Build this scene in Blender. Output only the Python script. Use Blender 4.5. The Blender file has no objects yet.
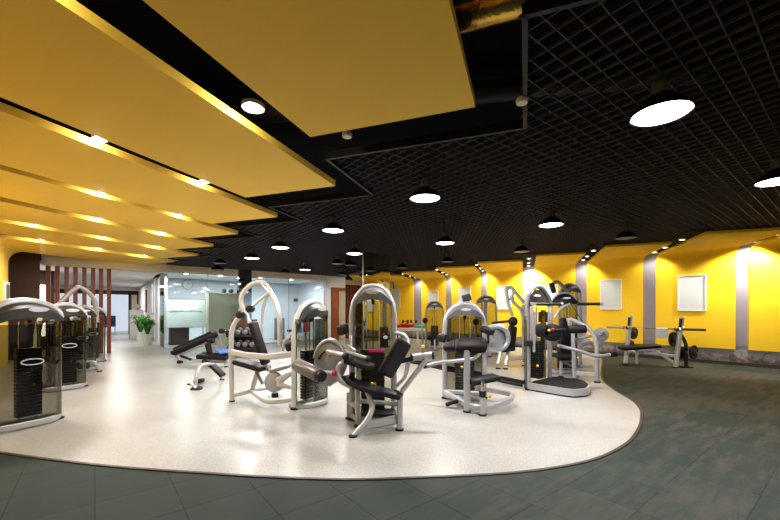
import bpy, bmesh, math, random
from mathutils import Vector, Matrix
random.seed(7)
sc = bpy.context.scene
COL = sc.collection
F, CX, HY, H = 375.0, 390.0, 312.0, 1.4
PI = math.pi
V = Vector

# ------------------------------------------------------------------ layout helpers
def P(px, py, Y):                       # photo pixel at depth Y -> point in the room
    return V(((px - CX) / F * Y, Y, H + (HY - py) / F * Y))
def FL(px, py):                         # photo pixel on the floor
    Y = F * H / (py - HY)
    return V(((px - CX) / F * Y, Y, 0))
def AT(px, py, z):                      # photo pixel at height z
    Y = F * (H - z) / (py - HY)
    return V(((px - CX) / F * Y, Y, z))
A_C = math.radians(19.8)
EX, EY = V((math.cos(A_C), -math.sin(A_C), 0)), V((math.sin(A_C), math.cos(A_C), 0))
A_W = math.radians(51.8)
EP, EQ = V((math.sin(A_W), math.cos(A_W), 0)), V((-math.cos(A_W), math.sin(A_W), 0))
ZV = V((0, 0, 1))
def CF(u, v, z=0): return EX * u + EY * v + ZV * z
def WF(p, q, z=0): return EP * p + EQ * q + ZV * z
def uv(w): return w.dot(EX), w.dot(EY)
def pq(w): return w.dot(EP), w.dot(EQ)
ROT_W = math.atan2(EP.y, EP.x)          # rotation whose local x is EP, local y is EQ
ROT_C = math.atan2(EX.y, EX.x)

# ------------------------------------------------------------------ materials
def nmat(name):
    m = bpy.data.materials.new(name); m.use_nodes = True
    nt = m.node_tree; b = nt.nodes['Principled BSDF']
    return m, nt, b
def mat(name, col, rough=.5, metal=0, spec=.5, noise=0, nscale=40, bump=0, emit=None, estr=0, coat=0):
    m, nt, b = nmat(name)
    b.inputs['Base Color'].default_value = (*col, 1)
    b.inputs['Roughness'].default_value = rough
    b.inputs['Metallic'].default_value = metal
    b.inputs['Specular IOR Level'].default_value = spec
    if coat: b.inputs['Coat Weight'].default_value = coat; b.inputs['Coat Roughness'].default_value = .1
    tc = nt.nodes.new('ShaderNodeTexCoord')
    n = nt.nodes.new('ShaderNodeTexNoise'); n.inputs['Scale'].default_value = nscale; n.inputs['Detail'].default_value = 4
    nt.links.new(tc.outputs['Object'], n.inputs['Vector'])
    if noise:
        mx = nt.nodes.new('ShaderNodeMix'); mx.data_type = 'RGBA'
        mx.inputs[6].default_value = (*[c * (1 - noise) for c in col], 1)
        mx.inputs[7].default_value = (*[min(1, c * (1 + noise)) for c in col], 1)
        nt.links.new(n.outputs['Fac'], mx.inputs[0]); nt.links.new(mx.outputs[2], b.inputs['Base Color'])
    if bump:
        bp = nt.nodes.new('ShaderNodeBump'); bp.inputs['Strength'].default_value = bump; bp.inputs['Distance'].default_value = .004
        nt.links.new(n.outputs['Fac'], bp.inputs['Height']); nt.links.new(bp.outputs['Normal'], b.inputs['Normal'])
    if emit:
        b.inputs['Emission Color'].default_value = (*emit, 1); b.inputs['Emission Strength'].default_value = estr
    return m
def glassy(name, tint, refl=.10, rough=.02, frost=0, frostcol=(.8, .85, .85)):
    m = bpy.data.materials.new(name); m.use_nodes = True
    nt = m.node_tree; nt.nodes.clear()
    out = nt.nodes.new('ShaderNodeOutputMaterial')
    tr = nt.nodes.new('ShaderNodeBsdfTransparent'); tr.inputs[0].default_value = (*tint, 1)
    gl = nt.nodes.new('ShaderNodeBsdfGlossy'); gl.inputs['Roughness'].default_value = rough
    fr = nt.nodes.new('ShaderNodeFresnel'); fr.inputs[0].default_value = 1.45
    mu = nt.nodes.new('ShaderNodeMath'); mu.operation = 'MULTIPLY'; mu.inputs[1].default_value = refl * 10
    mu.use_clamp = True
    mx = nt.nodes.new('ShaderNodeMixShader')
    nt.links.new(fr.outputs[0], mu.inputs[0]); nt.links.new(mu.outputs[0], mx.inputs[0])
    base = tr.outputs[0]
    if frost:
        df = nt.nodes.new('ShaderNodeBsdfDiffuse'); df.inputs[0].default_value = (*frostcol, 1)
        m2 = nt.nodes.new('ShaderNodeMixShader'); m2.inputs[0].default_value = frost
        nt.links.new(tr.outputs[0], m2.inputs[1]); nt.links.new(df.outputs[0], m2.inputs[2]); base = m2.outputs[0]
    nt.links.new(base, mx.inputs[1]); nt.links.new(gl.outputs[0], mx.inputs[2]); nt.links.new(mx.outputs[0], out.inputs[0])
    return m
def emis(name, col, s):
    m = bpy.data.materials.new(name); m.use_nodes = True
    nt = m.node_tree; nt.nodes.clear()
    o = nt.nodes.new('ShaderNodeOutputMaterial'); e = nt.nodes.new('ShaderNodeEmission')
    e.inputs[0].default_value = (*col, 1); e.inputs[1].default_value = s
    nt.links.new(e.outputs[0], o.inputs[0]); return m

YEL = (.95, .63, .035)
M = dict(
    silver=mat('silver paint', (.43, .43, .45), .32, .35, noise=.04),
    whitesilver=mat('pale silver paint', (.56, .55, .54), .35, .2, noise=.04),
    chrome=mat('chrome', (.75, .75, .76), .15, 1.0),
    capgrey=mat('grey hood plastic', (.15, .15, .16), .38, .25, noise=.05),
    hooddark=mat('dark hood plastic', (.050, .050, .050), .5, 0, .25, noise=.05),
    disc=mat('grey cover plastic', (.36, .36, .385), .4, .2, noise=.04),
    black=mat('black plastic', (.012, .012, .014), .45, noise=.1),
    vinyl=mat('black vinyl', (.021, .020, .024), .46, spec=.22, noise=.15, bump=.1, nscale=180),
    brownpad=mat('dark brown vinyl', (.016, .011, .011), .5, spec=.2, noise=.12, bump=.1, nscale=160),
    steel=mat('dark steel', (.05, .05, .055), .35, .6, noise=.1),
    smoke=glassy('smoked acrylic', (.76, .77, .70), .09),
    smoke2=glassy('dark smoked acrylic', (.56, .56, .52), .07),
    glass=glassy('office glass', (.90, .95, .95), .07),
    glassedge=glassy('green glass', (.55, .80, .72), .12),
    mirror=mat('mirror', (.72, .72, .72), .03, 1.0),
    badge=mat('badge', (.72, .72, .74), .25, .5),
    yknob=mat('yellow knob', (.95, .55, .01), .4),
    red=mat('red plastic', (.55, .015, .02), .45),
    magenta=mat('magenta cloth', (.50, .03, .18), .7),
    yellow=mat('yellow paint', YEL, .55, 0, .3, noise=.03, nscale=6),
    yellowdim=mat('dimmed yellow paint', (.90, .62, .12), .6, 0, .25, noise=.03, nscale=4),  # the wall's yellow paint, with the ceiling's dimmer light put into the colour
    pillar=mat('pale grey paint', (.30, .275, .32), .6, noise=.05, nscale=8),
    white=mat('white paint', (.80, .79, .78), .6, noise=.02),
    cream=mat('cream paint', (.74, .66, .55), .6, noise=.03, nscale=5),
    board=mat('white poster', (.60, .64, .66), .45, noise=.01),
    brown=mat('dark brown panel', (.055, .022, .014), .5, noise=.2, nscale=8),
    redwood=mat('red brown wood', (.20, .052, .022), .45, noise=.25, nscale=14),
    orangewood=mat('orange brown wood', (.26, .075, .03), .4, noise=.25, nscale=14),
    blackceil=mat('black ceiling', (.006, .005, .008), .8, spec=.1, noise=.3, nscale=3),
    gridm=mat('black grid', (.088, .080, .098), .45, .2, noise=.1),
    edge=mat('dark edge trim', (.022, .02, .022), .4, .3),
    slot=mat('black slot', (.006, .006, .006), .8, spec=.1),
    trimbrown=mat('brown floor trim', (.055, .047, .046), .4, noise=.1),
    lampshade=mat('lamp shade', (.012, .012, .013), .35, .4),
    lampoff=mat('unlit diffuser', (.30, .29, .29), .5),
    lampon=emis('lit diffuser', (1, .97, .95), 12),
    spoton=emis('lit downlight', (1, .96, .88), 25),
    spotdim=emis('small lit downlight', (1, .95, .85), 12),
    officewall=mat('office wall', (.66, .70, .75), .6, noise=.02),
    beige=mat('beige cabinet', (.58, .55, .42), .5, noise=.04),
    frost=mat('frosted board', (.62, .68, .65), .5, noise=.12, nscale=20),
    deskbrown=mat('desk brown', (.10, .045, .04), .5, noise=.2),
    greyfab=mat('grey fabric', (.16, .16, .18), .8, noise=.1),
    roller=mat('brown grey roller', (.17, .155, .155), .32, .25, noise=.1),
    blue=mat('blue towel', (.07, .16, .52), .8, noise=.15),
    teal=mat('teal towel', (.05, .42, .50), .8, noise=.1),
    towel=mat('white towel', (.80, .80, .82), .85, noise=.04, bump=.3, nscale=200),
    leaf=mat('leaf green', (.06, .22, .03), .5, noise=.4, nscale=20),
    pot=mat('white pot', (.72, .71, .68), .4),
    foil=mat('gold foil', (.55, .35, .08), .25, 1.0, bump=1.0, nscale=25),
    duct=mat('dark duct', (.02, .018, .017), .5, noise=.3),
    plate=mat('grey plate', (.22, .22, .23), .4, .2, noise=.06),
    rubber=mat('black rubber', (.015, .015, .016), .6, noise=.1),
    skyposter=mat('sky poster', (.35, .55, .80), .4, noise=.35, nscale=3),
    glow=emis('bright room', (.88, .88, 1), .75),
    wallglow=emis('wall light', (1, .95, .85), 6),
    alu=mat('aluminium rail', (.45, .45, .46), .35, .7),
    darkblue=mat('dark blue cloth', (.03, .04, .12), .7),
)

def floor_tiles():
    m, nt, b = nmat('green rubber tiles')
    N, L = nt.nodes, nt.links
    tc = N.new('ShaderNodeTexCoord'); mp = N.new('ShaderNodeMapping'); mp.inputs['Rotation'].default_value = (0, 0, -ROT_W)
    L.new(tc.outputs['Object'], mp.inputs['Vector'])
    br = N.new('ShaderNodeTexBrick'); br.offset = 0; br.squash = 1
    br.inputs['Scale'].default_value = 1; br.inputs['Brick Width'].default_value = .5; br.inputs['Row Height'].default_value = .5
    br.inputs['Mortar Size'].default_value = .006; br.inputs['Mortar Smooth'].default_value = .3; br.inputs['Bias'].default_value = 0
    br.inputs['Color1'].default_value = (.024, .041, .035, 1); br.inputs['Color2'].default_value = (.033, .050, .043, 1)
    br.inputs['Mortar'].default_value = (.012, .016, .014, 1)
    L.new(mp.outputs[0], br.inputs['Vector'])
    # worn, dusty tiles : varies tile by tile with fine streaks, stronger towards the right hand side of the hall
    b2 = N.new('ShaderNodeTexBrick'); b2.offset = 0; b2.squash = 1
    b2.inputs['Scale'].default_value = 1; b2.inputs['Brick Width'].default_value = 1.0; b2.inputs['Row Height'].default_value = .5
    b2.inputs['Mortar Size'].default_value = 0
    b2.inputs['Color1'].default_value = (0, 0, 0, 1); b2.inputs['Color2'].default_value = (1, 1, 1, 1); b2.inputs['Mortar'].default_value = (.5, .5, .5, 1)
    L.new(mp.outputs[0], b2.inputs['Vector'])
    n1 = N.new('ShaderNodeTexNoise'); n1.inputs['Scale'].default_value = 1.6; n1.inputs['Detail'].default_value = 7; n1.inputs['Roughness'].default_value = .72
    m2 = N.new('ShaderNodeMapping'); m2.inputs['Scale'].default_value = (1, 5, 1)
    L.new(mp.outputs[0], m2.inputs[0]); L.new(m2.outputs[0], n1.inputs['Vector'])
    ad = N.new('ShaderNodeMath'); ad.operation = 'MULTIPLY_ADD'; ad.inputs[1].default_value = .16; L.new(b2.outputs['Color'], ad.inputs[0]); L.new(n1.outputs['Fac'], ad.inputs[2])
    sx = N.new('ShaderNodeSeparateXYZ'); L.new(tc.outputs['Object'], sx.inputs[0])
    mr = N.new('ShaderNodeMapRange'); mr.inputs['From Min'].default_value = -1; mr.inputs['From Max'].default_value = 4
    mr.inputs['To Min'].default_value = .12; mr.inputs['To Max'].default_value = 1
    L.new(sx.outputs['X'], mr.inputs[0])
    cr = N.new('ShaderNodeValToRGB'); cr.color_ramp.elements[0].position = .52; cr.color_ramp.elements[1].position = .68
    L.new(ad.outputs[0], cr.inputs[0])
    mu = N.new('ShaderNodeMath'); mu.operation = 'MULTIPLY'; L.new(cr.outputs[0], mu.inputs[0]); L.new(mr.outputs[0], mu.inputs[1])
    mx = N.new('ShaderNodeMix'); mx.data_type = 'RGBA'; mx.inputs[7].default_value = (.078, .074, .061, 1)
    L.new(mu.outputs[0], mx.inputs[0]); L.new(br.outputs['Color'], mx.inputs[6])
    n2 = N.new('ShaderNodeTexNoise'); n2.inputs['Scale'].default_value = 160; L.new(tc.outputs['Object'], n2.inputs['Vector'])
    mm = N.new('ShaderNodeMix'); mm.data_type = 'RGBA'; mm.blend_type = 'MULTIPLY'; mm.inputs[0].default_value = .5
    L.new(mx.outputs[2], mm.inputs[6]); L.new(n2.outputs['Fac'], mm.inputs[7])
    bc = N.new('ShaderNodeBrightContrast'); bc.inputs[1].default_value = .003; L.new(mm.outputs[2], bc.inputs[0])
    L.new(bc.outputs[0], b.inputs['Base Color'])
    b.inputs['Roughness'].default_value = .7; b.inputs['Specular IOR Level'].default_value = .3
    return m
def floor_pale():
    m, nt, b = nmat('pale speckled floor')
    N, L = nt.nodes, nt.links
    tc = N.new('ShaderNodeTexCoord')
    n = N.new('ShaderNodeTexNoise'); n.inputs['Scale'].default_value = 90; n.inputs['Detail'].default_value = 5; n.inputs['Roughness'].default_value = .8
    L.new(tc.outputs['Object'], n.inputs['Vector'])
    cr = N.new('ShaderNodeValToRGB')
    cr.color_ramp.elements[0].position = .34; cr.color_ramp.elements[0].color = (.27, .265, .25, 1)
    cr.color_ramp.elements[1].position = .6; cr.color_ramp.elements[1].color = (.50, .495, .475, 1)
    L.new(n.outputs['Fac'], cr.inputs[0])
    n2 = N.new('ShaderNodeTexNoise'); n2.inputs['Scale'].default_value = .6; n2.inputs['Detail'].default_value = 5
    L.new(tc.outputs['Object'], n2.inputs['Vector'])
    c2 = N.new('ShaderNodeValToRGB'); c2.color_ramp.elements[0].color = (.82, .81, .79, 1); c2.color_ramp.elements[0].position = .35; c2.color_ramp.elements[1].position = .6
    L.new(n2.outputs['Fac'], c2.inputs[0])
    mm = N.new('ShaderNodeMix'); mm.data_type = 'RGBA'; mm.blend_type = 'MULTIPLY'; mm.inputs[0].default_value = 1
    L.new(cr.outputs[0], mm.inputs[6]); L.new(c2.outputs[0], mm.inputs[7]); L.new(mm.outputs[2], b.inputs['Base Color'])
    b.inputs['Roughness'].default_value = .3; b.inputs['Specular IOR Level'].default_value = .4
    return m
def stained_wall():
    m, nt, b = nmat('grey wall with yellow drips')
    N, L = nt.nodes, nt.links
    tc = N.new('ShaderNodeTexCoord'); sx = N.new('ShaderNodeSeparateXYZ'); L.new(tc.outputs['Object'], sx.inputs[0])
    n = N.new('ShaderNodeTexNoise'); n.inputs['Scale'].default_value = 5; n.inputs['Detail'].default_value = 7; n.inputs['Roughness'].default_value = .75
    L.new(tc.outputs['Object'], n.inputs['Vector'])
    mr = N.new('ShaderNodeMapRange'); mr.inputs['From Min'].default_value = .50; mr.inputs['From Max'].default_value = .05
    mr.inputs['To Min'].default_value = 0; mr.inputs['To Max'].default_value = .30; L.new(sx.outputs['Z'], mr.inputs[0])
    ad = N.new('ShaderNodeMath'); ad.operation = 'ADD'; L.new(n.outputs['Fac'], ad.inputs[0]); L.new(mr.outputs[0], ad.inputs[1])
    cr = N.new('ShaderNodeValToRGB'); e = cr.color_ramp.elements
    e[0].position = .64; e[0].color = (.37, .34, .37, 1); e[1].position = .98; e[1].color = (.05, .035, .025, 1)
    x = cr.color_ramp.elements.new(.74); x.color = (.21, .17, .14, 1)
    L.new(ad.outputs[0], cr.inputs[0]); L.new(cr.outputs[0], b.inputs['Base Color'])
    b.inputs['Roughness'].default_value = .65
    return m
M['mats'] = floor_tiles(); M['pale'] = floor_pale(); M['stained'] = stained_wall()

# ------------------------------------------------------------------ mesh builder
def catmull(pts, sub=6, closed=False):
    pts = [V(p) for p in pts]; n = len(pts); out = []
    if n < 3: return pts
    rng = range(n if closed else n - 1)
    for i in rng:
        p0 = pts[(i - 1) % n] if (closed or i > 0) else pts[0] * 2 - pts[1]
        p1 = pts[i]; p2 = pts[(i + 1) % n]
        p3 = pts[(i + 2) % n] if (closed or i + 2 < n) else pts[-1] * 2 - pts[-2]
        for k in range(sub):
            t = k / sub
            out.append(.5 * ((2 * p1) + (p2 - p0) * t + (2 * p0 - 5 * p1 + 4 * p2 - p3) * t * t + (3 * p1 - p0 - 3 * p2 + p3) * t ** 3))
    if not closed: out.append(pts[-1])
    return out
def fillet(pts, r, n=5, closed=False):
    pts = [V(p) for p in pts]; out = []; N = len(pts)
    for i, p in enumerate(pts):
        if not closed and i in (0, N - 1): out.append(p); continue
        a = pts[(i - 1) % N] - p; b = pts[(i + 1) % N] - p
        d = min(r, a.length * .48, b.length * .48)
        s, e = p + a.normalized() * d, p + b.normalized() * d
        for k in range(n + 1):
            t = k / n; out.append(s * (1 - t) ** 2 + p * 2 * t * (1 - t) + e * t * t)
    return out
class MB:
    def __init__(s, T=None): s.bm = bmesh.new(); s.T = T or Matrix()
    def _v(s, p): return s.bm.verts.new(s.T @ V(p))
    def face(s, pts):
        try: s.bm.faces.new([s._v(p) for p in pts])
        except ValueError: pass
        return s
    def rings(s, rings, cap=True, loop=False):
        vs = [[s._v(p) for p in r] for r in rings]; n = len(vs[0]); R = len(vs)
        for i in range(R if loop else R - 1):
            a, b = vs[i], vs[(i + 1) % R]
            for k in range(n): s.bm.faces.new((a[k], a[(k + 1) % n], b[(k + 1) % n], b[k]))
        if cap and not loop:
            s.bm.faces.new(vs[0][::-1]); s.bm.faces.new(vs[-1])
        return s
    def tube(s, pts, r, n=10, rad=0, smooth=0, closed=False, r2=None, up=None):
        pts = [V(p) for p in pts]
        if smooth: pts = catmull(pts, smooth, closed)
        elif rad: pts = fillet(pts, rad, 5, closed)
        N = len(pts); tang = []
        for i in range(N):
            a = pts[(i - 1) % N] if (closed or i > 0) else pts[i]
            b = pts[(i + 1) % N] if (closed or i < N - 1) else pts[i]
            t = (b - a); tang.append(t.normalized() if t.length > 1e-9 else (tang[-1] if tang else V((0, 0, 1))))
        t0 = tang[0]
        nrm = V(up) if up is not None else (V((0, 0, 1)) if abs(t0.z) < .9 else V((1, 0, 0)))
        R = []
        for i in range(N):
            t = tang[i]; nrm = nrm - t * nrm.dot(t)
            if nrm.length < 1e-6: nrm = t.orthogonal()
            nrm.normalize(); bn = t.cross(nrm)
            R.append([pts[i] + nrm * (math.cos(2 * PI * k / n) * r) + bn * (math.sin(2 * PI * k / n) * (r2 or r)) for k in range(n)])
        return s.rings(R, not closed, closed)
    def sqtube(s, pts, w, h, rad=0, bev=.25):   # rectangular tube, w sideways, h along up
        pts = [V(p) for p in pts]
        if rad: pts = fillet(pts, rad, 5)
        N = len(pts); R = []; up0 = V((0, 0, 1))
        sec = []
        c = min(w, h) * bev
        for (x, y) in ((w / 2, h / 2 - c), (w / 2 - c, h / 2), (-w / 2 + c, h / 2), (-w / 2, h / 2 - c), (-w / 2, -h / 2 + c), (-w / 2 + c, -h / 2), (w / 2 - c, -h / 2), (w / 2, -h / 2 + c)): sec.append((x, y))
        nrm = None
        for i in range(N):
            t = (pts[min(i + 1, N - 1)] - pts[max(i - 1, 0)]).normalized()
            if nrm is None: nrm = up0 if abs(t.z) < .9 else V((0, 1, 0))
            nrm = (nrm - t * nrm.dot(t)).normalized(); b = t.cross(nrm)
            R.append([pts[i] + b * x + nrm * y for x, y in sec])
        return s.rings(R)
    def cyl(s, a, b, r, r2=None, n=16, bev=0):
        a, b = V(a), V(b); t = (b - a).normalized(); nrm = t.orthogonal().normalized(); bn = t.cross(nrm); r2 = r if r2 is None else r2
        L = (b - a).length
        prof = [(0, r), (L, r2)]
        if bev: prof = [(0, r - bev), (bev * .3, r - bev * .3), (bev, r), (L - bev, r2), (L - bev * .3, r2 - bev * .3), (L, r2 - bev)]
        return s.rings([[a + t * d + nrm * (math.cos(2 * PI * k / n) * q) + bn * (math.sin(2 * PI * k / n) * q) for k in range(n)] for d, q in prof])
    def lathe(s, c, prof, n=24, axis=None, loop=False):      # prof: (radius, height)
        c = V(c); ax = V(axis).normalized() if axis is not None else V((0, 0, 1))
        nrm = ax.orthogonal().normalized(); bn = ax.cross(nrm)
        return s.rings([[c + ax * h + nrm * (math.cos(2 * PI * k / n) * max(q, 1e-4)) + bn * (math.sin(2 * PI * k / n) * max(q, 1e-4)) for k in range(n)] for q, h in prof], not loop, loop)
    def slab(s, p0, p1, wdir, w, th, bev=.02, seg=3, taper=1.0):   # rounded oriented box with axis p0->p1
        p0, p1 = V(p0), V(p1); a = p1 - p0; L = a.length; a = a.normalized()
        wd = V(wdir); wd = (wd - a * wd.dot(a)).normalized(); n = a.cross(wd)
        b = bmesh.new(); bmesh.ops.create_cube(b, size=1)
        for v in b.verts:
            k = taper if v.co.x > 0 else 1
            v.co = V((v.co.x * L, v.co.y * w * k, v.co.z * th))
        bv = min(bev, th * .49, w * .49, L * .49)
        if bv > 0: bmesh.ops.bevel(b, geom=b.edges[:] + b.verts[:], offset=bv, segments=seg, profile=.5, affect='EDGES')
        X = Matrix((a, wd, n)).transposed().to_4x4(); X.translation = (p0 + p1) / 2
        b.transform(s.T @ X)
        me = bpy.data.meshes.new('tmp'); b.to_mesh(me); b.free(); s.bm.from_mesh(me); bpy.data.meshes.remove(me)
        return s
    def box(s, c, size, rot=0, bev=0, seg=2):
        c = V(c); d = V((math.cos(rot), math.sin(rot), 0)); w = V((-math.sin(rot), math.cos(rot), 0))
        return s.slab(c - d * size[0] / 2, c + d * size[0] / 2, w, size[1], size[2], bev, seg)
    def wbox(s, p0, p1, q0, q1, z0, z1):         # box aligned with the walls
        return s.slab(WF(p0, (q0 + q1) / 2, (z0 + z1) / 2), WF(p1, (q0 + q1) / 2, (z0 + z1) / 2), EQ, abs(q1 - q0), abs(z1 - z0), 0)
    def cbox(s, u0, u1, v0, v1, z0, z1):         # box aligned with the ceiling panels
        return s.slab(CF(u0, (v0 + v1) / 2, (z0 + z1) / 2), CF(u1, (v0 + v1) / 2, (z0 + z1) / 2), EY, abs(v1 - v0), abs(z1 - z0), 0)
    def prism(s, poly, ext):                     # planar polygon extruded by vector
        e = V(ext); return s.rings([[V(p) for p in poly], [V(p) + e for p in poly]])
    def ball(s, c, r, sx=1, sy=1, sz=1, n=12):
        c = V(c); R = []
        for i in range(n // 2 + 1):
            th = PI * i / (n // 2); q = max(math.sin(th), .003)
            R.append([c + V((math.cos(2 * PI * k / n) * r * q * sx, math.sin(2 * PI * k / n) * r * q * sy, -math.cos(th) * r * sz)) for k in range(n)])
        return s.rings(R)
    def build(s, name, m, parent=None, kind=None, label=None, ang=40):
        bmesh.ops.recalc_face_normals(s.bm, faces=s.bm.faces[:])
        me = bpy.data.meshes.new(name); s.bm.to_mesh(me); s.bm.free()
        me.materials.append(M[m] if isinstance(m, str) else m)
        for p in me.polygons: p.use_smooth = True
        me.set_sharp_from_angle(angle=math.radians(ang))
        o = bpy.data.objects.new(name, me); COL.objects.link(o)
        if parent: o.parent = parent
        if kind: o['kind'] = kind
        if label: o['label'] = label
        return o
def thing(name, label, cat, loc=(0, 0, 0), rot=0, group=None):
    o = bpy.data.objects.new(name, None); COL.objects.link(o)
    o.empty_display_size = .1
    o.location = loc; o.rotation_euler = (0, 0, rot); o['label'] = label; o['category'] = cat
    if group: o['group'] = group
    return o
def single(o, label, cat, group=None):
    o['label'] = label; o['category'] = cat
    if group: o['group'] = group
    return o
def copy_tree(o, parent=None):
    c = o.copy(); COL.objects.link(c)
    if parent: c.parent = parent
    for ch in list(o.children): copy_tree(ch, c)
    return c
def LT(root): return Matrix.Translation(-V(root.location))
def S(name, mb, m): return mb.build(name, m, kind='structure')

# ------------------------------------------------------------------ setting : floors
ZS, ZG, ZTOP = 3.08, 3.15, 3.75
PW = 13.18                                        # the right wall, along EQ
QB = 16.44                                        # office front
S('floor', MB().wbox(-6, 16, -8, 34, -.10, 0), 'mats')
edge_px = [(0, 453), (77, 463), (133, 468.6), (212, 474), (260, 477), (346, 480), (432, 477.4), (520, 472.5), (587, 461.7), (620, 448), (635, 435), (641.5, 418), (635, 403), (603, 380.5)]
edge = [V((-9, 5.4, 0)), V((-6, 4.35, 0))] + [FL(*e) for e in edge_px] + [V((6.0, 10.6, 0)), V((7.3, 13.0, 0))]
edge = catmull(edge, 6)
poly = edge + [WF(13.1, 6.5), WF(13.1, 33.5), WF(-5.5, 33.5), WF(-5.5, 9)]
mb = MB(); mb.rings([[p + ZV * .001 for p in poly], [p + ZV * .006 for p in poly]])
S('floor.001', mb, 'pale')
mb = MB(); mb.sqtube([p + ZV * .004 for p in edge[6:-3]], .036, .012)
S('trim_1', mb, 'trimbrown')

# ------------------------------------------------------------------ ceiling
S('ceiling', MB().wbox(-6, 16, -8, 34, ZTOP, ZTOP + .1), 'blackceil')
# open cell grid, everywhere outside the stepped opening of the yellow panels
uR = [-.385, -2.38, -4.12, -5.82, -7.5, -9.2, -11.1]
uL = [-1.94, -3.86, -5.62, -7.2, -8.85, -10.6, -13.2]
vE = [3.13, 4.46, 5.57, 6.5, 7.5, 8.6, 9.4]
hu = [.0, -2.13, -4.0, -5.75, -7.45, -9.15, -11.0, -13.4]
hv = [2.35, 3.78, 5.17, 6.15, 7.1, 8.05, 9.1, 9.8]
def grid_ok(w):
    u, v = uv(w)
    if u > hu[0]: return v > hv[0] or u > 1.9 and v > -3
    for i in range(len(hu) - 1):
        if hu[i + 1] < u <= hu[i]: return v > hv[i + 1]
    return False
mb = MB(); cell = .13
def runs(samples):
    out = []; st = None
    for k, (t, okk) in enumerate(samples):
        if okk and st is None: st = t
        if not okk and st is not None: out.append((st, t)); st = None
    if st is not None: out.append((st, samples[-1][0]))
    return out
p0g, p1g, q0g, q1g = -1.5, 13.1, -4, 16.35
for i in range(int((p1g - p0g) / cell)):
    p = p0g + i * cell
    for a, b in runs([(q0g + k * .05, grid_ok(WF(p, q0g + k * .05))) for k in range(int((q1g - q0g) / .05))]):
        mb.slab(WF(p, a, ZG + .025), WF(p, b, ZG + .025), EP, .0058, .024, 0)
for i in range(int((q1g - q0g) / cell)):
    q = q0g + i * cell
    for a, b in runs([(p0g + k * .05, grid_ok(WF(p0g + k * .05, q))) for k in range(int((p1g - p0g) / .05))]):
        mb.slab(WF(a, q, ZG + .025), WF(b, q, ZG + .025), EQ, .0058, .024, 0)
S('ceiling_grid', mb, 'gridm')
mb = MB()
pts = [CF(1.9, hv[0])]
for i in range(len(hu) - 1):
    pts += [CF(hu[i], hv[i] if i == 0 else hv[i]), CF(hu[i], hv[i + 1])]
for a, b in zip(pts, pts[1:]):
    mb.slab(a + ZV * (ZG + .03), b + ZV * (ZG + .03), (b - a).cross(ZV), .035, .085, 0)
S('trim_2', mb, 'edge')
# services above the opening
mb = MB(); mb.tube([CF(-.9, 2.72, 3.55), CF(1.4, 2.62, 3.5)], .13, 12); o = mb.build('duct', 'foil')
single(o, 'gold foil wrapped duct above the open ceiling near the front', 'duct')
mb = MB(); mb.tube([CF(-3.5, 3.2, 3.55), CF(1.5, 4.1, 3.55)], .10, 10); o = mb.build('pipe', 'duct')
single(o, 'dark pipe running above the nearest yellow ceiling panel', 'pipe')

# yellow panels on the left : ceiling strip that curves down into the left wall
PL = -1.85
order = ['nearest the camera and largest', 'second from the camera, with the long lit edge', 'third from the camera', 'fourth from the camera', 'fifth from the camera', 'sixth from the camera', 'furthest away, curving down as the left wall']
def vwall(u, p): return 1.179 * p - .625 * u
for i in range(7):
    mb = MB(); rows = []
    r = .35
    for u in (uR[i], uL[i]):
        vw = vwall(u, PL)
        prof = [(vE[i], ZS)] + [(vw + r - r * math.sin(a), ZS - r + r * math.cos(a)) for a in [PI / 2 * k / 8 for k in range(9)]] + [(vw, .0)]
        rows.append([CF(u, v, z) for v, z in prof])
    th = .075
    out = [[CF(*uv(p), p.z) for p in row] for row in rows]
    # thickness : offset upward / outward
    R = []
    for row in rows:
        u = uv(row[0])[0]; vw = vwall(u, PL); outer = []
        for p in row:
            pv = uv(p)[1]
            if p.z > ZS - 1e-4: outer.append(CF(u, pv, ZS + th))
            else:
                c = V((vw + r, ZS - r)); d = V((pv - c.x, p.z - c.y))
                if p.z > ZS - r: d = d.normalized() * th
                else: d = V((-th, 0))
                outer.append(CF(u, pv + d.x, p.z + d.y))
        R.append(row + outer[::-1])
    mb.rings(R)
    single(mb.build('ceiling_panel', 'yellowdim', ang=25), 'yellow ceiling panel, ' + order[i], 'ceiling panel', 'yellow ceiling panels on the left')

# ------------------------------------------------------------------ right wall
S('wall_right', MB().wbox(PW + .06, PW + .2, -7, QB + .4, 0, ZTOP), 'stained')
S('baseboard_right', MB().wbox(PW + .02, PW + .06, -7, QB, 0, .085), 'trimbrown')
def wallq(px):
    Y = PW / (.002096 * (px - 95.2)); return pq(V(((px - CX) / F * Y, Y, 0)))[1]
pil = [(414, 421.6), (446, 451.5), (481, 487), (523, 534), (575.4, 587), (643, 656), (735.5, 749)]
pilq = [(wallq(a), wallq(b)) for a, b in pil]            # (higher q, lower q)
pilq.append((pilq[-1][0] - 2.2, pilq[-1][1] - 2.2)); pilq.append((pilq[-1][0] - 2.2, pilq[-1][1] - 2.2))
ends = [(16.35, pilq[0][0])] + [(pilq[i][1], pilq[i + 1][0]) for i in range(len(pilq) - 1)]
def uq(q, p=PW): return .53 * p - .848 * q
vF = [16.5, 15.4, 14.3, 13.2, 12.15, 11.05, 9.94, 8.83, 7.7]
names = ['in the far corner beside the mirrored column', 'behind the small tower machine, second from the far corner', 'third from the far corner', 'behind the chest press, left of the bright pilaster', 'behind the lat bar, with the sky poster', 'behind the left end of the barbell', 'with the wide white poster above the press bench', 'cut by the right edge of the photo', 'outside right edge']
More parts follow.
